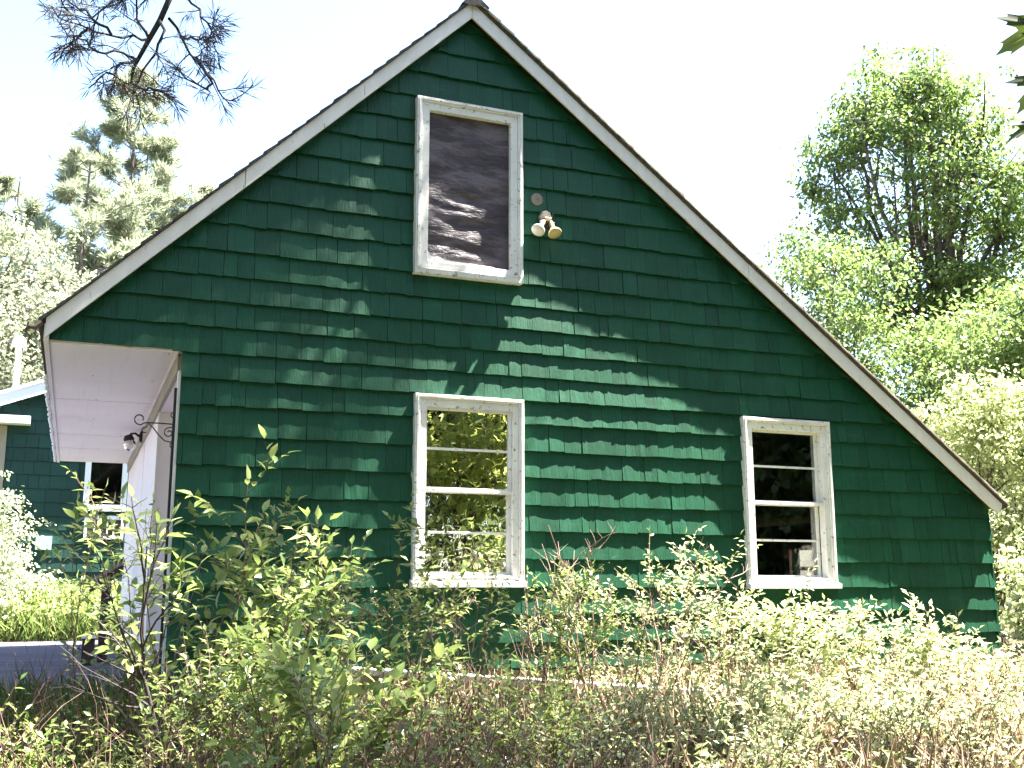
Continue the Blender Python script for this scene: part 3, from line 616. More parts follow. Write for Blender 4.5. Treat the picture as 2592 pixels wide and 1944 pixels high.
def shrub(seed, label, base, h, spread, ns=6, nb=7, nt=3, LL=.05, asp=.42, sp=.036, lean=(0, 0), leafm=None, stemm=None, bare=0., detail=1, t0=.2, name='shrub', cat='shrub', rad=.006, trop=.05):
    pl = Plant(seed); r = pl.r; bx, by = base; bz = gzf(bx, by) - .03
    for i in range(ns):
        an = r.uniform(0, 6.28); rr_ = spread * r.uniform(.25, .75); p = (bx + r.gauss(0, .05), by + r.gauss(0, .05), bz)
        L = h * r.uniform(.75, 1.08); d = (math.cos(an) * rr_ + lean[0], math.sin(an) * rr_ + lean[1], h)
        S = pl.path(p, d, L, 9, .09, trop * .4); pl.tube(S, rad * r.uniform(.7, 1.2), rad * .3, 5)
        isbare = r.random() < bare
        for j in range(nb):
            u = r.uniform(.25, .97); k_ = min(int(u * 9), 8); q = S[k_] + (S[k_ + 1] - S[k_]) * (u * 9 - k_); a2 = r.uniform(0, 6.28)
            t = S[k_ + 1] - S[k_]; t /= np.linalg.norm(t); d2 = t * .6 + np.array([math.cos(a2), math.sin(a2), r.uniform(-.1, .4)]) * .8
            L2 = spread * r.uniform(.35, .85) * (1.15 - .5 * u); B = pl.path(q, d2, L2, 6, .12, trop); pl.tube(B, rad * .42, rad * .16, 4)
            if isbare and r.random() < .9:
                for _ in range(2):
                    k3 = r.randint(1, 5); T = pl.path(B[k3], (B[k3] - B[k3 - 1]) * 8 + np.array([r.gauss(0, .25), r.gauss(0, .25), .2]), L2 * .4, 4, .18, .05); pl.tube(T, rad * .22, rad * .12, 3)
                continue
            for _ in range(nt):
                k3 = r.randint(1, 5); T = pl.path(B[k3], (B[k3] - B[k3 - 1]) / max(np.linalg.norm(B[k3] - B[k3 - 1]), 1e-6) + np.array([r.gauss(0, .6), r.gauss(0, .6), r.uniform(-.2, .5)]), L2 * r.uniform(.35, .7), 4, .12, 0.); pl.tube(T, rad * .22, rad * .1, 3)
                pl.twig_leaves(T, .1, sp, LL, asp)
            pl.twig_leaves(B, t0, sp, LL, asp)
        if not isbare: pl.twig_leaves(S, .6, sp * 1.3, LL, asp)
    return pl.finish(name, (bx, by, bz + .03), label, cat, stemm or STEM, leafm or L_SHRUB, 'shrubs growing in front of the cottage wall' if name == 'shrub' else None, detail)
def px(dx, Y): return (atY(dx, 1420, Y).x, Y)
def hgt(dx, dy, Y):
    q = atY(dx, dy, Y); return q.z - gzf(q.x, q.y)

# ------------------------------------------------------------------ shrubs in front of the wall
SH = [ # (photo x, top y, Y, spread, options, label)
 (430, 1050, -1.5, .62, dict(LL=.10, asp=.45, sp=.055, nb=7, nt=2, ns=6, detail=2), 'tall broad-leaved shrub at the porch corner, reaching the lowest bracket courses'),
 (250, 1060, -1.2, .5, dict(LL=.06, sp=.045, nb=5, nt=2, ns=4, asp=.36), 'thin loose shrub in front of the white porch panel'),
 (530, 1110, -1.0, .55, dict(LL=.08, ns=5, nb=6, nt=2, sp=.05), 'narrow-leaved shrub just right of the porch corner'),
 (620, 1140, -1.9, .6, dict(LL=.075, ns=6, bare=.3, nt=2, sp=.045), 'twiggy green shrub midway between porch and centre window'),
 (700, 1150, -.8, .5, dict(LL=.06, ns=4, leafm=None, pale=1), 'pale leafy shrub tip against the dark wall left of the centre window'),
 (820, 1150, -1.1, .6, dict(LL=.07, ns=5, lean=(.15, 0), nt=2, sp=.045), 'slanting shrub whose tip reaches the centre window frame'),
 (960, 1255, -1.0, .5, dict(LL=.04, ns=6, bare=.5), 'low twiggy shrub under the centre window'),
 (1000, 1170, -2.2, .35, dict(LL=.045, ns=3, nb=4, nt=2, bare=.3), 'thin stems rising across the centre window glass'),
 (1150, 1190, -.9, .4, dict(LL=.045, ns=5, rad=.0095, nb=6, bare=.8), 'curled bare-twigged shrub at the right edge of the centre window'),
 (1280, 1110, -1.0, .5, dict(LL=.045, ns=5, rad=.0095, nb=6, bare=.85), 'tall bare shrub right of the centre window'),
 (1430, 1130, -.9, .5, dict(LL=.045, ns=5, rad=.0095, nb=6, bare=.9), 'bare forked shrub midway between the two lower windows'),
 (1230, 1240, -1.6, .6, dict(LL=.045, ns=6), 'low leafy shrub right of the centre window sill'),
 (1390, 1225, -1.5, .6, dict(LL=.05, ns=6, pale=1, bare=.15), 'bright leafy shrub between the two lower windows'),
 (1540, 1245, -1.3, .65, dict(LL=.055, ns=6, pale=1, bare=.3), 'sunlit shrub left of the right window sill'),
 (1690, 1285, -1.3, .55, dict(LL=.07, ns=6, pale=1), 'sunlit shrub directly under the right window'),
 (1830, 1300, -1.2, .55, dict(LL=.055, ns=6, pale=1), 'sunlit shrub at the right corner of the right window'),
 (1970, 1345, -1.1, .6, dict(LL=.072, ns=6, pale=1), 'sunlit shrub before the right end of the wall'),
 (2110, 1410, -1.0, .6, dict(LL=.055, ns=6, pale=1), 'sunlit shrub covering the foundation corner'),
 (60, 1560, -1.9, .5, dict(LL=.05, ns=4, bare=.5), 'low sparse shrub at the lower left before the driveway'),
 (420, 1390, -2.6, .6, dict(LL=.045, ns=6), 'shrub in the foreground under the porch panel'),
 (600, 1370, -2.9, .65, dict(LL=.06, ns=6, bare=.3), 'dense foreground shrub below the dark wall, left part'),
 (760, 1400, -3.0, .65, dict(LL=.095, ns=5, nt=2, asp=.5, sp=.06, detail=2), 'broad-leaved foreground shrub left of the centre window'),
 (930, 1420, -2.7, .6, dict(LL=.035, ns=7, bare=.4), 'fine-leaved foreground shrub below the centre window'),
 (1100, 1500, -2.8, .6, dict(LL=.045, ns=7), 'foreground shrub below the right edge of the centre window'),
 (1290, 1540, -2.5, .65, dict(LL=.045, ns=7, pale=1), 'foreground shrub at the left end of the white plank'),
 (1480, 1550, -2.6, .65, dict(LL=.045, ns=7, pale=1), 'foreground shrub over the middle of the white plank'),
 (1680, 1450, -2.4, .65, dict(LL=.05, ns=7, pale=1), 'foreground shrub below the right window'),
 (1880, 1460, -2.4, .65, dict(LL=.05, ns=7, pale=1), 'foreground shrub right of the right window'),
 (2060, 1470, -2.3, .65, dict(LL=.05, ns=7, pale=1), 'foreground shrub near the right edge of the picture'),
 (2200, 1440, -1.6, .6, dict(LL=.055, ns=6, pale=1), 'sunlit shrub at the right picture edge beyond the corner'),
 (700, 1540, -3.8, .6, dict(LL=.045, ns=8, bare=.6), 'low brushy shrub at the bottom, left of centre'),
 (1000, 1530, -3.8, .6, dict(LL=.04, ns=9, bare=.75, rad=.007), 'low brushy shrub at the bottom centre'),
 (1350, 1530, -3.6, .6, dict(LL=.035, ns=8, pale=1, bare=.55, rad=.007), 'low brushy shrub at the bottom, right of centre'),
 (1700, 1530, -3.5, .6, dict(LL=.04, ns=7, pale=1), 'low sunlit shrub at the bottom right'),
 (2000, 1550, -3.4, .6, dict(LL=.04, ns=7, pale=1), 'low sunlit shrub in the bottom right corner'),
]
for i, (dx, dy, Yp, spd, opt, lab) in enumerate(SH):
    opt = dict(opt); pale = opt.pop('pale', 0); opt.pop('leafm', None); b_ = opt.get('bare', 0)
    shrub(100 + i, lab, px(dx, Yp), hgt(dx, dy, Yp), spd, leafm=L_PALE if pale else L_SHRUB, stemm=TWIG if b_ >= .8 else STEM, **opt)
# the dark-stemmed sapling on the left
pl = Plant(77); r = pl.r; Yp = -2.4
st = np.array([atY(dx, dy, Yp) for dx, dy in ((352, 1760), (347, 1659), (340, 1590), (327, 1530), (312, 1470), (308, 1400), (309, 1330), (312, 1250), (318, 1180))])
st[0][2] = gzf(st[0][0], Yp) - .05; pl.tube(st, .014, .004, 7)
for k_, tip in ((4, (230, 1330)), (4, (255, 1180)), (5, (380, 1230)), (5, (270, 1120)), (4, (130, 1260)), (6, (340, 1110)), (3, (150, 1430)), (4, (420, 1300)), (3, (110, 1500)), (5, (200, 1260)), (7, (290, 1090)), (4, (180, 1390)), (3, (420, 1420))):
    tp = np.array(atY(tip[0], tip[1], Yp + r.uniform(-.3, .3))); d = tp - st[k_]; L = np.linalg.norm(d); B = pl.path(st[k_], d, L, 8, .07, 0); pl.tube(B, .006, .0018, 5)
    for q in range(5):
        k3 = r.randint(2, 7); T = pl.path(B[k3], d / L + np.array([r.gauss(0, .6), r.gauss(0, .6), r.gauss(.1, .4)]), L * r.uniform(.2, .4), 5, .12, 0); pl.tube(T, .0025, .001, 3)
        if tip[1] < 1340 and q % 2: pl.twig_leaves(T, .4, .06, .075, .36)
    if tip[1] < 1340: pl.twig_leaves(B, .55, .06, .08, .36)
pl.finish('sapling', (st[0][0], Yp, gzf(st[0][0], Yp)), 'dark-stemmed young sapling forking in front of the white porch panel', 'sapling', M('sapling_bark', (.035, .026, .026), .7), L_SHRUB, detail=2)

# ------------------------------------------------------------------ undergrowth and grass (nobody could count it)
def inview(x, y): return (np.abs(np.arctan2(x, y + CAMY) - YAW) < R(29))
n = 95000; x = rng.uniform(-2.5, 12.5, n); y = rng.uniform(-6.2, -.08, n); k_ = inview(x, y) & (rng.uniform(0, 1, n) < np.clip(.40 + .13 * x, .3, 1)); x, y = x[k_], y[k_]; n = len(x)
hmax = .16 + .20 * (np.sin(x * 2.1 + 1.3 * np.sin(y * 1.7)) * .5 + .5) + .12 * np.sin(x * 5 + y * 4) ** 2
hmax = hmax * np.clip(.5 + (x + .5) * .2, .4, .85)
z = gz(x, y) + hmax * rng.uniform(0, 1, n) ** .7
A = np.stack([rng.normal(0, 1, n), rng.normal(0, 1, n), rng.normal(.2, .5, n)], 1); N = np.stack([rng.normal(0, .5, n), rng.normal(0, .5, n), np.ones(n)], 1)
L = rng.uniform(.025, .07, n); v, t = leaves(np.stack([x, y, z], 1), A, N, L, L * rng.uniform(.3, .6, n), 1)
tag(np_mesh('undergrowth', v, t, L_SMALL), 'mass of low leafy undergrowth in front of the cottage', 'undergrowth', kind='stuff')
pl = Plant(9); r = pl.r
for i in range(2600):
    xx, yy = r.uniform(-1.2, 9.5), r.uniform(-5.5, -.25)
    if not bool(inview(np.array(xx), np.array(yy))): continue
    T = pl.path((xx, yy, gzf(xx, yy) - .01), (r.gauss(0, .5), r.gauss(0, .5), 1), r.uniform(.3, .95), 6, .16, -.03); pl.tube(T, r.uniform(.002, .005), .0012, 3)
tag(np_mesh('dead_stems', np.concatenate(pl.tv), np.concatenate(pl.tt), STEM, smooth=True), 'tangle of thin reddish dead stems among the shrubs', 'stems', kind='stuff')
def grass(name, label, n, x0, x1, y0, y1, h0, h1, keep=None, mat=None):
    x = rng.uniform(x0, x1, n); y = rng.uniform(y0, y1, n)
    if keep is not None: k_ = keep(x, y); x, y = x[k_], y[k_]; n = len(x)
    A = np.stack([rng.normal(0, .45, n), rng.normal(0, .45, n), np.ones(n)], 1); N = np.stack([rng.normal(0, 1, n), rng.normal(0, 1, n), np.zeros(n)], 1)
    L = rng.uniform(h0, h1, n); v, t = leaves(np.stack([x, y, gz(x, y) - .01], 1), A, N, L, rng.uniform(.005, .011, n), 1, .35)
    tag(np_mesh(name, v, t, mat or GRASS), label, 'grass', kind='stuff')
grass('grass', 'long grass and weeds in the lower left foreground', 16000, -2.2, 2.6, -4.5, 1.0, .08, .32, lambda x, y: ~((x > .55) & (y > -.05)) & ~((y > .8) & (x < .5)))
grass('dry_grass', 'pale dry grass stalks among the shrubs in the foreground', 9000, .5, 9, -5.2, -.5, .2, .6, lambda x, y: inview(x, y), leafmat('dry_grass_blade', (.28, .20, .13), (.48, .40, .28), .3))
grass('bank_grass', 'sunlit tall grass on the bank beyond the driveway', 14000, -4.5, 2.5, 9.35, 13.2, .2, .6)
n = 18000; x = rng.uniform(-4.5, 1.2, n); y = rng.uniform(9.7, 13.25, n); z = gz(x, y) + rng.uniform(0, .55, n)
A = rng.normal(0, 1, (n, 3)); N = np.stack([rng.normal(0, .5, n), rng.normal(0, .5, n), np.ones(n)], 1); L = rng.uniform(.05, .11, n)
v, t = leaves(np.stack([x, y, z], 1), A, N, L, L * .5, 0); tag(np_mesh('bank_weeds', v, t, L_SHRUB), 'sunlit leafy weeds on the bank beyond the driveway', 'weeds', kind='stuff')

# ------------------------------------------------------------------ trees
def crown_tree(seed, label, base, trunk_h, centre, radii, nl=9, nb=14, ncl=6, per=22, LL=.12, clr=.42, trunk_r=.2, leafm=None, bark=None, name='tree', top_bias=.0, inner=.45, group=None, cat='tree', asp=.75, hollow=.0):
    pl = Plant(seed); r = pl.r; bz = gzf(*base); b_ = np.array([base[0], base[1], bz - .1]); c = np.array(centre, float); Rr = np.array(radii, float)
    fork = np.array([base[0] + r.gauss(0, .1), base[1] + r.gauss(0, .1), bz + trunk_h]); T = np.array([b_ * (1 - u) + fork * u + np.array([r.gauss(0, .04), r.gauss(0, .04), 0]) * (0 < u < 1) for u in np.linspace(0, 1, 8)])
    pl.tube(T, trunk_r * 1.15, trunk_r * .85, 9)
    for i in range(nl):
        an = 2 * math.pi * (i + r.uniform(-.3, .3)) / nl; el = r.uniform(.1, 1.45) if i else 1.5
        tip = c + Rr * np.array([math.cos(an) * math.cos(el), math.sin(an) * math.cos(el), math.sin(el)]) * r.uniform(.8, .95)
        mid = fork * .45 + tip * .55 + np.array([0, 0, Rr[2] * .12]) + np.array([r.gauss(0, .1 * Rr[0]), r.gauss(0, .1 * Rr[1]), 0])
        u = np.linspace(0, 1, 12)[:, None]; S = fork * (1 - u) ** 2 + 2 * mid * u * (1 - u) + tip * u * u; S[1:-1] += np.array([[r.gauss(0, .05), r.gauss(0, .05), r.gauss(0, .04)] for _ in range(10)])
        pl.tube(S, trunk_r * .5, trunk_r * .05, 6)
        for j in range(nb):
            uu = r.uniform(.22, 1.0); k_ = min(int(uu * 11), 10); q = S[k_] + (S[k_ + 1] - S[k_]) * (uu * 11 - k_)
            for _try in range(20):
                dr = np.array([r.gauss(0, 1), r.gauss(0, 1), r.gauss(.15, 1)]); dr /= np.linalg.norm(dr); e = c + Rr * dr * r.uniform(inner, 1.0) ** .6
                if np.linalg.norm((e - q) / Rr) < .75: break
            d = e - q; L = np.linalg.norm(d)
            if L < .05: continue
            B = pl.path(q, d + np.array([0, 0, -.1 * L]), L, 6, .08, .05); pl.tube(B, trunk_r * .12, trunk_r * .025, 4)
            for m_ in range(ncl):
                k3 = r.randint(2, 6); cc = B[k3] + np.array([r.gauss(0, clr * .8), r.gauss(0, clr * .8), r.gauss(0, clr * .5)])
                if r.random() < hollow and np.linalg.norm((cc - c) / Rr) < .7: continue
                if r.random() < .6: pl.tube(np.array([B[k3], (B[k3] + cc) / 2 + np.array([0, 0, .03]), cc]), trunk_r * .025, trunk_r * .012, 3)
                pn = pl.g.poisson(per); g_ = pl.g.normal(0, 1, (pn, 3)) * np.array([clr, clr, clr * .5]) * .55; l = LL * pl.g.uniform(.6, 1.25, pn)
                pl.LP.extend(cc + g_); pl.LA.extend(g_ * np.array([1, 1, 0]) + pl.g.normal(0, .25, (pn, 3)) + np.array([0, 0, -.25])); pl.LN.extend(pl.g.normal(0, .4, (pn, 3)) * np.array([1, 1, 0]) + g_ * np.array([.8, .8, 0]) + np.array([0, 0, 1])); pl.LL.extend(l); pl.LW.extend(l * asp)
    return pl.finish(name, (base[0], base[1], bz), label, cat, bark or BARK, leafm or L_TREE, group, 0, 'trunk', 'crown')
def wy(dx, dy, Y): q = atY(dx, dy, Y); return (q.x, Y, q.z)
GB = 'trees behind the cottage'
tb = wy(2040, 850, 12); mc = wy(1985, 455, 12)
crown_tree(1, 'tall round-headed maple with ascending limbs right of the cottage', (tb[0], 12), 4.6, (mc[0] + .15, 12, mc[2]), (3.0, 3.0, 4.2), 17, 18, 7, 27, .12, .32, .24, L_MAPLE, name='maple_tree', inner=.5, hollow=.6)
yc = wy(1765, 690, 8)
crown_tree(2, 'bright green young tree just above the right roof slope', (yc[0], 8), 2.2, yc, (1.5, 1.6, 1.75), 9, 12, 6, 26, .085, .28, .09, L_TREE, hollow=.3)
crown_tree(3, 'leafy tree filling the gap below the tall maple', (17.2, 8.5), 2.0, (17.4, 8.5, 4.3), (3.6, 2.0, 2.3), 10, 14, 6, 34, .105, .38, .13, L_TREE)
crown_tree(4, 'sunlit broad tree at the right picture edge', (14.5, 4.5), 1.6, (14.6, 4.5, 3.6), (2.6, 2.2, 2.9), 11, 14, 6, 32, .085, .30, .12, L_TREE)
crown_tree(5, 'pale sunlit shrubby tree right behind the house corner', (11.2, 3.2), .5, (11.4, 3.2, 2.1), (1.35, 1.4, 1.75), 10, 12, 6, 28, .065, .2, .05, L_PALE, hollow=.2)
crown_tree(6, 'low leafy bush behind the right house corner', (10.3, 1.2), .2, (10.5, 1.2, .8), (1.0, 1.0, .95), 8, 10, 5, 18, .07, .2, .03, L_PALE, name='bush', cat='bush')
crown_tree(7, 'tall tree behind the maple at the right edge', (25.5, 16), 2.0, (25.5, 16, 4.6), (4.0, 3.5, 3.6), 9, 13, 6, 30, .13, .5, .22, L_TREE)
# left background
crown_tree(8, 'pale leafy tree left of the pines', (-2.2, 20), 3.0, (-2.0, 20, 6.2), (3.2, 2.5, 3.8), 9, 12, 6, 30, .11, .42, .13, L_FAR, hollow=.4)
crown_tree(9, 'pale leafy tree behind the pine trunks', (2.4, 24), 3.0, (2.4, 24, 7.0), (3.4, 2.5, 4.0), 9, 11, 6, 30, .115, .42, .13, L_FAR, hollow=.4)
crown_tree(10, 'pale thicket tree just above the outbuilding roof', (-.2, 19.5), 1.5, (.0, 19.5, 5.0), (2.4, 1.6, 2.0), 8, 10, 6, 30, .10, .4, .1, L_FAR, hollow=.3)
crown_tree(12, 'pale flowering bush in front of the outbuilding', (-1.35, 10.2), .2, (-1.35, 10.2, 1.4), (.95, .8, 1.15), 9, 10, 6, 24, .06, .2, .035, L_WHITE, name='bush', cat='bush')  # crown of whitish leaves, no separate blossoms
crown_tree(13, 'low sunlit bush at the left edge of the driveway', (-1.5, 11.6), .2, (-1.3, 11.6, .9), (1.1, .7, .7), 8, 9, 6, 16, .08, .2, .03, L_WHITE, name='bush', cat='bush')

def pine(seed, label, base, top, r0, nwh, reach, first=.25, needle=.25, per=40, tr=.13):
    pl = Plant(seed); r = pl.r; bz = gzf(*base); H = top - bz
    T = np.array([[base[0] + .06 * math.sin(u * 5 + seed), base[1], bz - .1 + (H + .1) * u] for u in np.linspace(0, 1, 16)]); pl.tube(T, tr, .02, 7)
    for i in range(nwh):
        u = first + (1 - first) * (i + .3) / nwh; zc = bz + H * u; Lr = reach * (1 - u) ** .75 * r.uniform(.7, 1.25) + .35
        for j in range(r.randint(3, 5)):
            an = r.uniform(0, 6.28); d = np.array([math.cos(an), math.sin(an), r.uniform(-.1, .45) + .35 * (u - .4)]); q = np.array([base[0], base[1], zc + r.uniform(-.15, .15)])
            L = Lr * r.uniform(.6, 1.1); B = pl.path(q, d, L, 8, .07, .03); pl.tube(B, .035 * (1.2 - u) + .01, .006, 4)
            if u < .45 and r.random() < .45: continue
            for m_ in range(int(8 + L * 9)):
                k3 = r.randint(3, 7); uu = r.random(); p = B[k3] * (1 - uu) + B[k3 + 1] * uu; a2 = r.uniform(0, 6.28)
                dd = (B[k3 + 1] - B[k3]); dd /= np.linalg.norm(dd); d3 = dd * .7 + np.array([math.cos(a2), math.sin(a2), r.uniform(-.05, .3)]) * .75
                S = pl.path(p, d3, L * r.uniform(.12, .28) + .12, 3, .1, .04); pl.tube(S, .008, .003, 3)
                for w_ in range(per):
                    ku = r.uniform(.3, 1) * 3; ki = min(int(ku), 2); pp = S[ki] + (S[ki + 1] - S[ki]) * (ku - ki); ax = (S[ki + 1] - S[ki]); ax /= np.linalg.norm(ax)
                    a_ = ax * .8 + np.array([r.gauss(0, .55), r.gauss(0, .55), r.gauss(.12, .45)]); l = needle * r.uniform(.7, 1.3); pl.leaf(pp, a_, (r.gauss(0, 1), r.gauss(0, 1), .6), l, l * .10)
    return pl.finish('pine_tree', (base[0], base[1], bz), label, 'pine tree', PBARK, L_PINE, 'pines behind the driveway', 0, 'trunk', 'crown', .05)
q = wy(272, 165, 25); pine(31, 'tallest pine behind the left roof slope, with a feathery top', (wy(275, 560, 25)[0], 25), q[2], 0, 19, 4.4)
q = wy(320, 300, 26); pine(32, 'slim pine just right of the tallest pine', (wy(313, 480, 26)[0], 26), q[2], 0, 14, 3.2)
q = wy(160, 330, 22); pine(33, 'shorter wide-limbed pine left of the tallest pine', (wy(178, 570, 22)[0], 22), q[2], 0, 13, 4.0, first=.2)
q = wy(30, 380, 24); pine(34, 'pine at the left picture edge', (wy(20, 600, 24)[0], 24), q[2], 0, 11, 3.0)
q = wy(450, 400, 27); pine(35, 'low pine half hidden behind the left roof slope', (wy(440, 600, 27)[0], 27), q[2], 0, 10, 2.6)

# pine overhanging from the left, its branch hanging into the picture
pl = Plant(41); r = pl.r; tx, ty = -2.6, -4.6
pl.tube([(tx, ty, gzf(tx, ty) - .1), (tx + .05, ty, 3), (tx - .02, ty + .05, 7), (tx, ty, 13)], .22, .03, 10)
DB = 4.3
def bd(pts, s=DB): return np.array([atDist(a_, b_, s + .12 * math.sin(a_ * .05)) for a_, b_ in pts])
def res(P, n):
    t = np.linspace(0, len(P) - 1, n); i = np.minimum(t.astype(int), len(P) - 2); u = (t - i)[:, None]; return P[i] * (1 - u) + P[i + 1] * u
main = bd([(372, -60), (365, 0), (345, 45), (322, 85), (300, 125), (287, 150), (283, 185)])
lead = np.array([[tx, ty, 6.4], [tx + .9, ty + .3, 5.9], [main[0][0] - .5, main[0][1] - .15, main[0][2] + .75], main[0]])
pl.tube(res(lead, 10), .055, .016, 7); pl.tube(main, .013, .005, 6)
subs = [[(365, 40), (395, 80), (425, 125), (450, 165), (475, 200), (497, 215)], [(425, 125), (455, 165), (458, 190), (440, 195), (400, 165), (345, 120)], [(322, 85), (290, 85), (240, 75), (190, 60), (140, 45), (110, 20)],
        [(300, 130), (260, 110), (220, 120), (190, 95), (150, 75)], [(345, 45), (350, 90), (330, 120), (300, 170), (290, 200)], [(372, -30), (420, 10), (450, 50), (455, 85)], [(240, 75), (200, 35), (160, 10), (120, -20)],
        [(322, 85), (300, 40), (295, 0), (300, -40)], [(300, 125), (250, 150), (220, 165), (190, 180)], [(395, 80), (430, 85), (470, 90)], [(190, 60), (165, 85), (150, 110)], [(283, 180), (310, 195), (335, 190), (360, 210)], [(365, 0), (330, -20), (260, 0), (220, 30)]]
tips = []
for sp_ in subs:
    P = res(bd(sp_, DB + r.uniform(-.15, .15)), 10); P[1:] += np.array([[r.gauss(0, .006) for _ in range(3)] for _ in range(9)]); P[0] = bd(sp_[:1])[0]; pl.tube(P, .006, .0025, 5)
    for _ in range(7):
        k3 = r.randint(2, 9); d = P[k3] - P[k3 - 1]; T = pl.path(P[k3], d / np.linalg.norm(d) + np.array([r.gauss(0, .7), r.gauss(0, .7), r.gauss(0, .7)]), r.uniform(.04, .13), 4, .15, .0); pl.tube(T, .0028, .0016, 4); tips.append(T)
    tips.append(P[-4:])
for T in tips:
    for _ in range(18):
        u = r.uniform(.45, 1) * (len(T) - 1); ki = min(int(u), len(T) - 2); p = T[ki] + (T[ki + 1] - T[ki]) * (u - ki); ax = T[ki + 1] - T[ki]; ax = ax / np.linalg.norm(ax)
        pl.leaf(p, ax * .8 + np.array([r.gauss(0, .5), r.gauss(0, .5), r.gauss(-.1, .5)]), (r.gauss(0, 1), r.gauss(0, 1), r.gauss(0, 1)), r.uniform(.05, .085), .0017)
for i in range(16):     # the rest of its crown, above and behind the camera
    an = r.uniform(1.9, 5.6); zc = 5.5 + i * .42; L = 2.4 * (1 - i / 22)
    B = pl.path((tx, ty, zc), (math.cos(an), math.sin(an), .15), L, 7, .08, .02); pl.tube(B, .04, .008, 5)
    for _ in range(22):
        k3 = r.randint(2, 7); T = pl.path(B[k3], (r.gauss(0, 1), r.gauss(0, 1), .25), .35, 3, .1, 0); pl.tube(T, .006, .003, 3)
        for _ in range(26): pl.leaf(T[r.randint(1, 3)], (r.gauss(0, 1), r.gauss(0, 1), r.gauss(.2, .6)), (r.gauss(0, 1), r.gauss(0, 1), .5), r.uniform(.09, .14), .008)
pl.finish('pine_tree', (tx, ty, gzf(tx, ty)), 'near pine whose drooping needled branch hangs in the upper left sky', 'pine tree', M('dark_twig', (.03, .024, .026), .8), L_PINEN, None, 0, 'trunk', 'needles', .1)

# near maple right of the camera: its crown shades the foreground, two leaf sprays hang into the picture edge
pl = Plant(51); r = pl.r; mx_, my_ = 6.4, -6.0; mz_ = gzf(mx_, my_)
def maple_blade(o, ax, nrm, L):      # five-lobed blade about its middle o, tip along ax
    ax = Vector(ax).normalized(); S = ax.cross(Vector(nrm)).normalized(); N = S.cross(ax)
    half = [(0, 1.0), (5, .80), (10, .74), (13, .80), (17, .60), (24, .42), (31, .46), (38, .66), (43, .63), (50, .92), (57, .66), (62, .70), (68, .48), (78, .36), (88, .44), (95, .50), (104, .72), (110, .52), (122, .46), (140, .40), (160, .30), (176, .14)]
    pol = half + [(-a_, q_) for a_, q_ in half[:0:-1]]; v = []
    for ring_ in (.33, .7, 1.0):
        for a_, q_ in pol:
            c_, s_ = math.cos(R(a_)) * q_ * ring_, math.sin(R(a_)) * q_ * ring_
            v.append(o + ax * (c_ * L) + S * (s_ * L) - N * (L * (.16 * c_ * abs(c_) + .10 * s_ * s_ + .05 * math.sin(a_ * .12) * ring_)))
    n_ = len(pol); v.append(o); f = [(i, (i + 1) % n_, 3 * n_) for i in range(n_)]
    for k_ in (0, 1): f += [(k_ * n_ + i, k_ * n_ + (i + 1) % n_, (k_ + 1) * n_ + (i + 1) % n_, (k_ + 1) * n_ + i) for i in range(n_)]
    return v, f
NML = leafmat('near_maple_leaf', (.020, .036, .010), (.060, .085, .018), .22, .5, .25)  # darkened colour gives the hanging leaves their backlit silhouette
near = empty('near_maple', (mx_, my_, mz_), 'near maple with large lobed leaves hanging at the upper right edge', 'maple tree')
no = Vector(near.location)
T0 = np.array([mx_, my_, mz_ - .1]); fork = np.array([6.2, -5.6, 4.6]); pl.tube(np.array([T0, T0 * .5 + fork * .5 + np.array([.08, 0, 0]), fork]), .17, .13, 10)
cc0 = np.array([5.6, -9.7, 5.6]); RR = np.array([2.2, 1.5, 1.3])
for i in range(9):
    an = 2 * math.pi * i / 9 + r.uniform(-.2, .2); el = r.uniform(-.25, 1.3); tip = cc0 + RR * np.array([math.cos(an) * math.cos(el), math.sin(an) * math.cos(el), math.sin(el)]) * .9
    u = np.linspace(0, 1, 10)[:, None]; mid = fork * .5 + tip * .5 + np.array([0, 0, .7]); S = fork * (1 - u) ** 2 + 2 * mid * u * (1 - u) + tip * u * u; pl.tube(S, .06, .01, 6)
    for j in range(13):
        e = cc0 + RR * np.array([r.gauss(0, .5), r.gauss(0, .5), r.gauss(0, .5)]); q = S[r.randint(3, 9)]; d = e - q; L = min(np.linalg.norm(d), 1.4); B = pl.path(q, d, L, 5, .1, .02); pl.tube(B, .012, .003, 4)
        for m_ in range(5):
            cc = B[r.randint(1, 5)] + np.array([r.gauss(0, .25), r.gauss(0, .25), r.gauss(0, .12)])
            for _ in range(9): g_ = np.array([r.gauss(0, .2), r.gauss(0, .2), r.gauss(0, .1)]); pl.leaf(cc + g_, (g_[0], g_[1], -.1), (r.gauss(0, .3), r.gauss(0, .3), 1), .13 * r.uniform(.7, 1.2), .12)
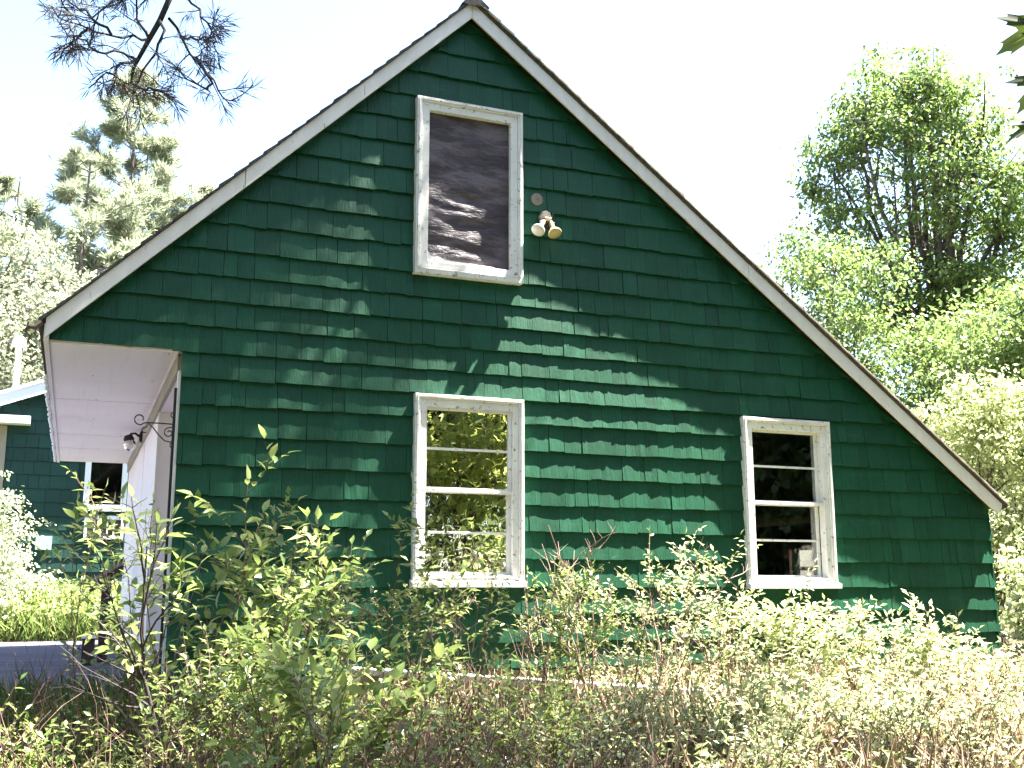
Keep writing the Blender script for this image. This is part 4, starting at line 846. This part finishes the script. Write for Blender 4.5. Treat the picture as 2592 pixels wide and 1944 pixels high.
# low hanging limb that carries the leaves seen at the picture edge
tipp = np.array(atDist(2320, 30, 2.3)); u = np.linspace(0, 1, 12)[:, None]; S = fork * (1 - u) ** 2 + 2 * (fork * .4 + tipp * .6 + np.array([0, 0, .7])) * u * (1 - u) + tipp * u * u; pl.tube(S, .035, .004, 6)
down = res(np.array([tipp, np.array(atDist(2305, 200, 2.28)), np.array(atDist(2300, 330, 2.26))]), 6); pl.tube(down, .003, .0015, 4)
for (dx, dy, ex, ey, L, nn) in ((2247, 55, 2160, 110, .088, (-.70, -.60, -.20)), (2262, 170, 2200, 240, .080, (-.62, -.70, -.1)), (2233, 268, 2165, 305, .058, (-.45, -.65, .5)), (2246, 345, 2205, 400, .048, (-.7, -.5, .1)), (2330, 60, 2360, 150, .09, (-.2, -.5, .8)), (2340, 300, 2380, 400, .08, (0, -.4, .9)), (2250, -70, 2190, -40, .08, (-.5, -.8, .2))):
    o_ = Vector(atDist(dx, dy, 2.27)); e_ = Vector(atDist(ex, ey, 2.24)); MB().add(*[q if i_ else [p_ - no for p_ in q] for i_, q in enumerate(maple_blade(o_, e_ - o_, nn, L))]).build('hanging_leaf', NML, near, smooth=True)
    k3 = min(range(6), key=lambda k_: (Vector(down[k_]) - o_).length); pl.tube(np.array([down[k3], (down[k3] + np.array(o_)) / 2, np.array(o_)]), .0012, .001, 3)
np_mesh('trunk', np.concatenate(pl.tv) - np.array(no), np.concatenate(pl.tt), BARK, near, smooth=True)
v, t = leaves(np.array(pl.LP), np.array(pl.LA), np.array(pl.LN), np.array(pl.LL), np.array(pl.LW), 0); np_mesh('crown', v - np.array(no), t, L_MAPLE, near)

crown_tree(55, 'tall tree beyond the right picture edge whose crown shades the left of the wall', (10.6, -5.2), 10.0, (7.0, -1.05, 15.2), (1.7, 1.25, 2.3), 10, 10, 6, 5, .13, .34, .22, L_TREE, hollow=.0, inner=.2)
crown_tree(56, 'tall tree beyond the right picture edge whose crown shades the brush', (9.6, -7.0), 10.5, (8.3, -4.9, 15.2), (2.5, 1.45, 2.1), 11, 11, 6, 11, .13, .34, .2, L_TREE, hollow=.0, inner=.2)
# thicket right of the camera, seen mirrored in the centre window, and the wood behind the camera
crown_tree(61, 'tall sunlit bush standing right of the camera, mirrored in the centre window', (5.2, -6.3), .2, (5.2, -6.3, 1.7), (1.5, 1.2, 2.3), 14, 14, 6, 9, .085, .3, .04, leafmat('thicket_leaf', (.16, .22, .04), (.34, .38, .09), .55), name='bush', cat='bush')
for i, (x_, y_) in enumerate(((5.0, -4.75), (6.3, -4.9))):
    crown_tree(65 + i, ['low sunlit bush right of the camera, nearest to the cottage', 'low sunlit bush right of the camera, beside the near maple'][i], (x_, y_), .1, (x_, y_, .75), (.8, .7, 1.0), 9, 10, 5, 10, .08, .25, .03, L_SHRUB, name='bush', cat='bush')
for i, (x_, y_) in enumerate(((13.5, -8.0), (16.5, -5.0), (12.5, -10.5))):  # added out of view to close sky gaps mirrored in the right window
    crown_tree(90 + i, ['low spreading tree in the right front yard', 'low spreading tree far out in the right front yard', 'low spreading tree at the edge of the wood'][i], (x_, y_), .8, (x_, y_, 2.6), (2.4, 2.4, 2.6), 9, 11, 6, 20, .22, .42, .12, L_DARK)
for i, (x_, y_, h_) in enumerate(((12, -12, 6), (4, -17, 7), (19, -9, 7), (-6, -15, 7), (20, -20, 8), (11, -22, 8.5), (27, -2, 7), (-12, -6, 7))):
    crown_tree(70 + i, ['leafy tree of the wood, right of the camera', 'leafy tree of the wood, straight behind the camera', 'leafy tree of the wood, far right of the camera', 'leafy tree of the wood, behind the camera to the left', 'tall tree deep in the wood, right of the camera', 'tall tree deep in the wood, behind the camera', 'tree in the side yard beyond the right picture edge', 'tree in the side yard beyond the left picture edge'][i], (x_, y_), 3.0, (x_, y_, h_ * 1.05), (4.4, 4.4, h_ * 1.0), 11, 14, 6, 14, .45, .8, .25, L_DARK)
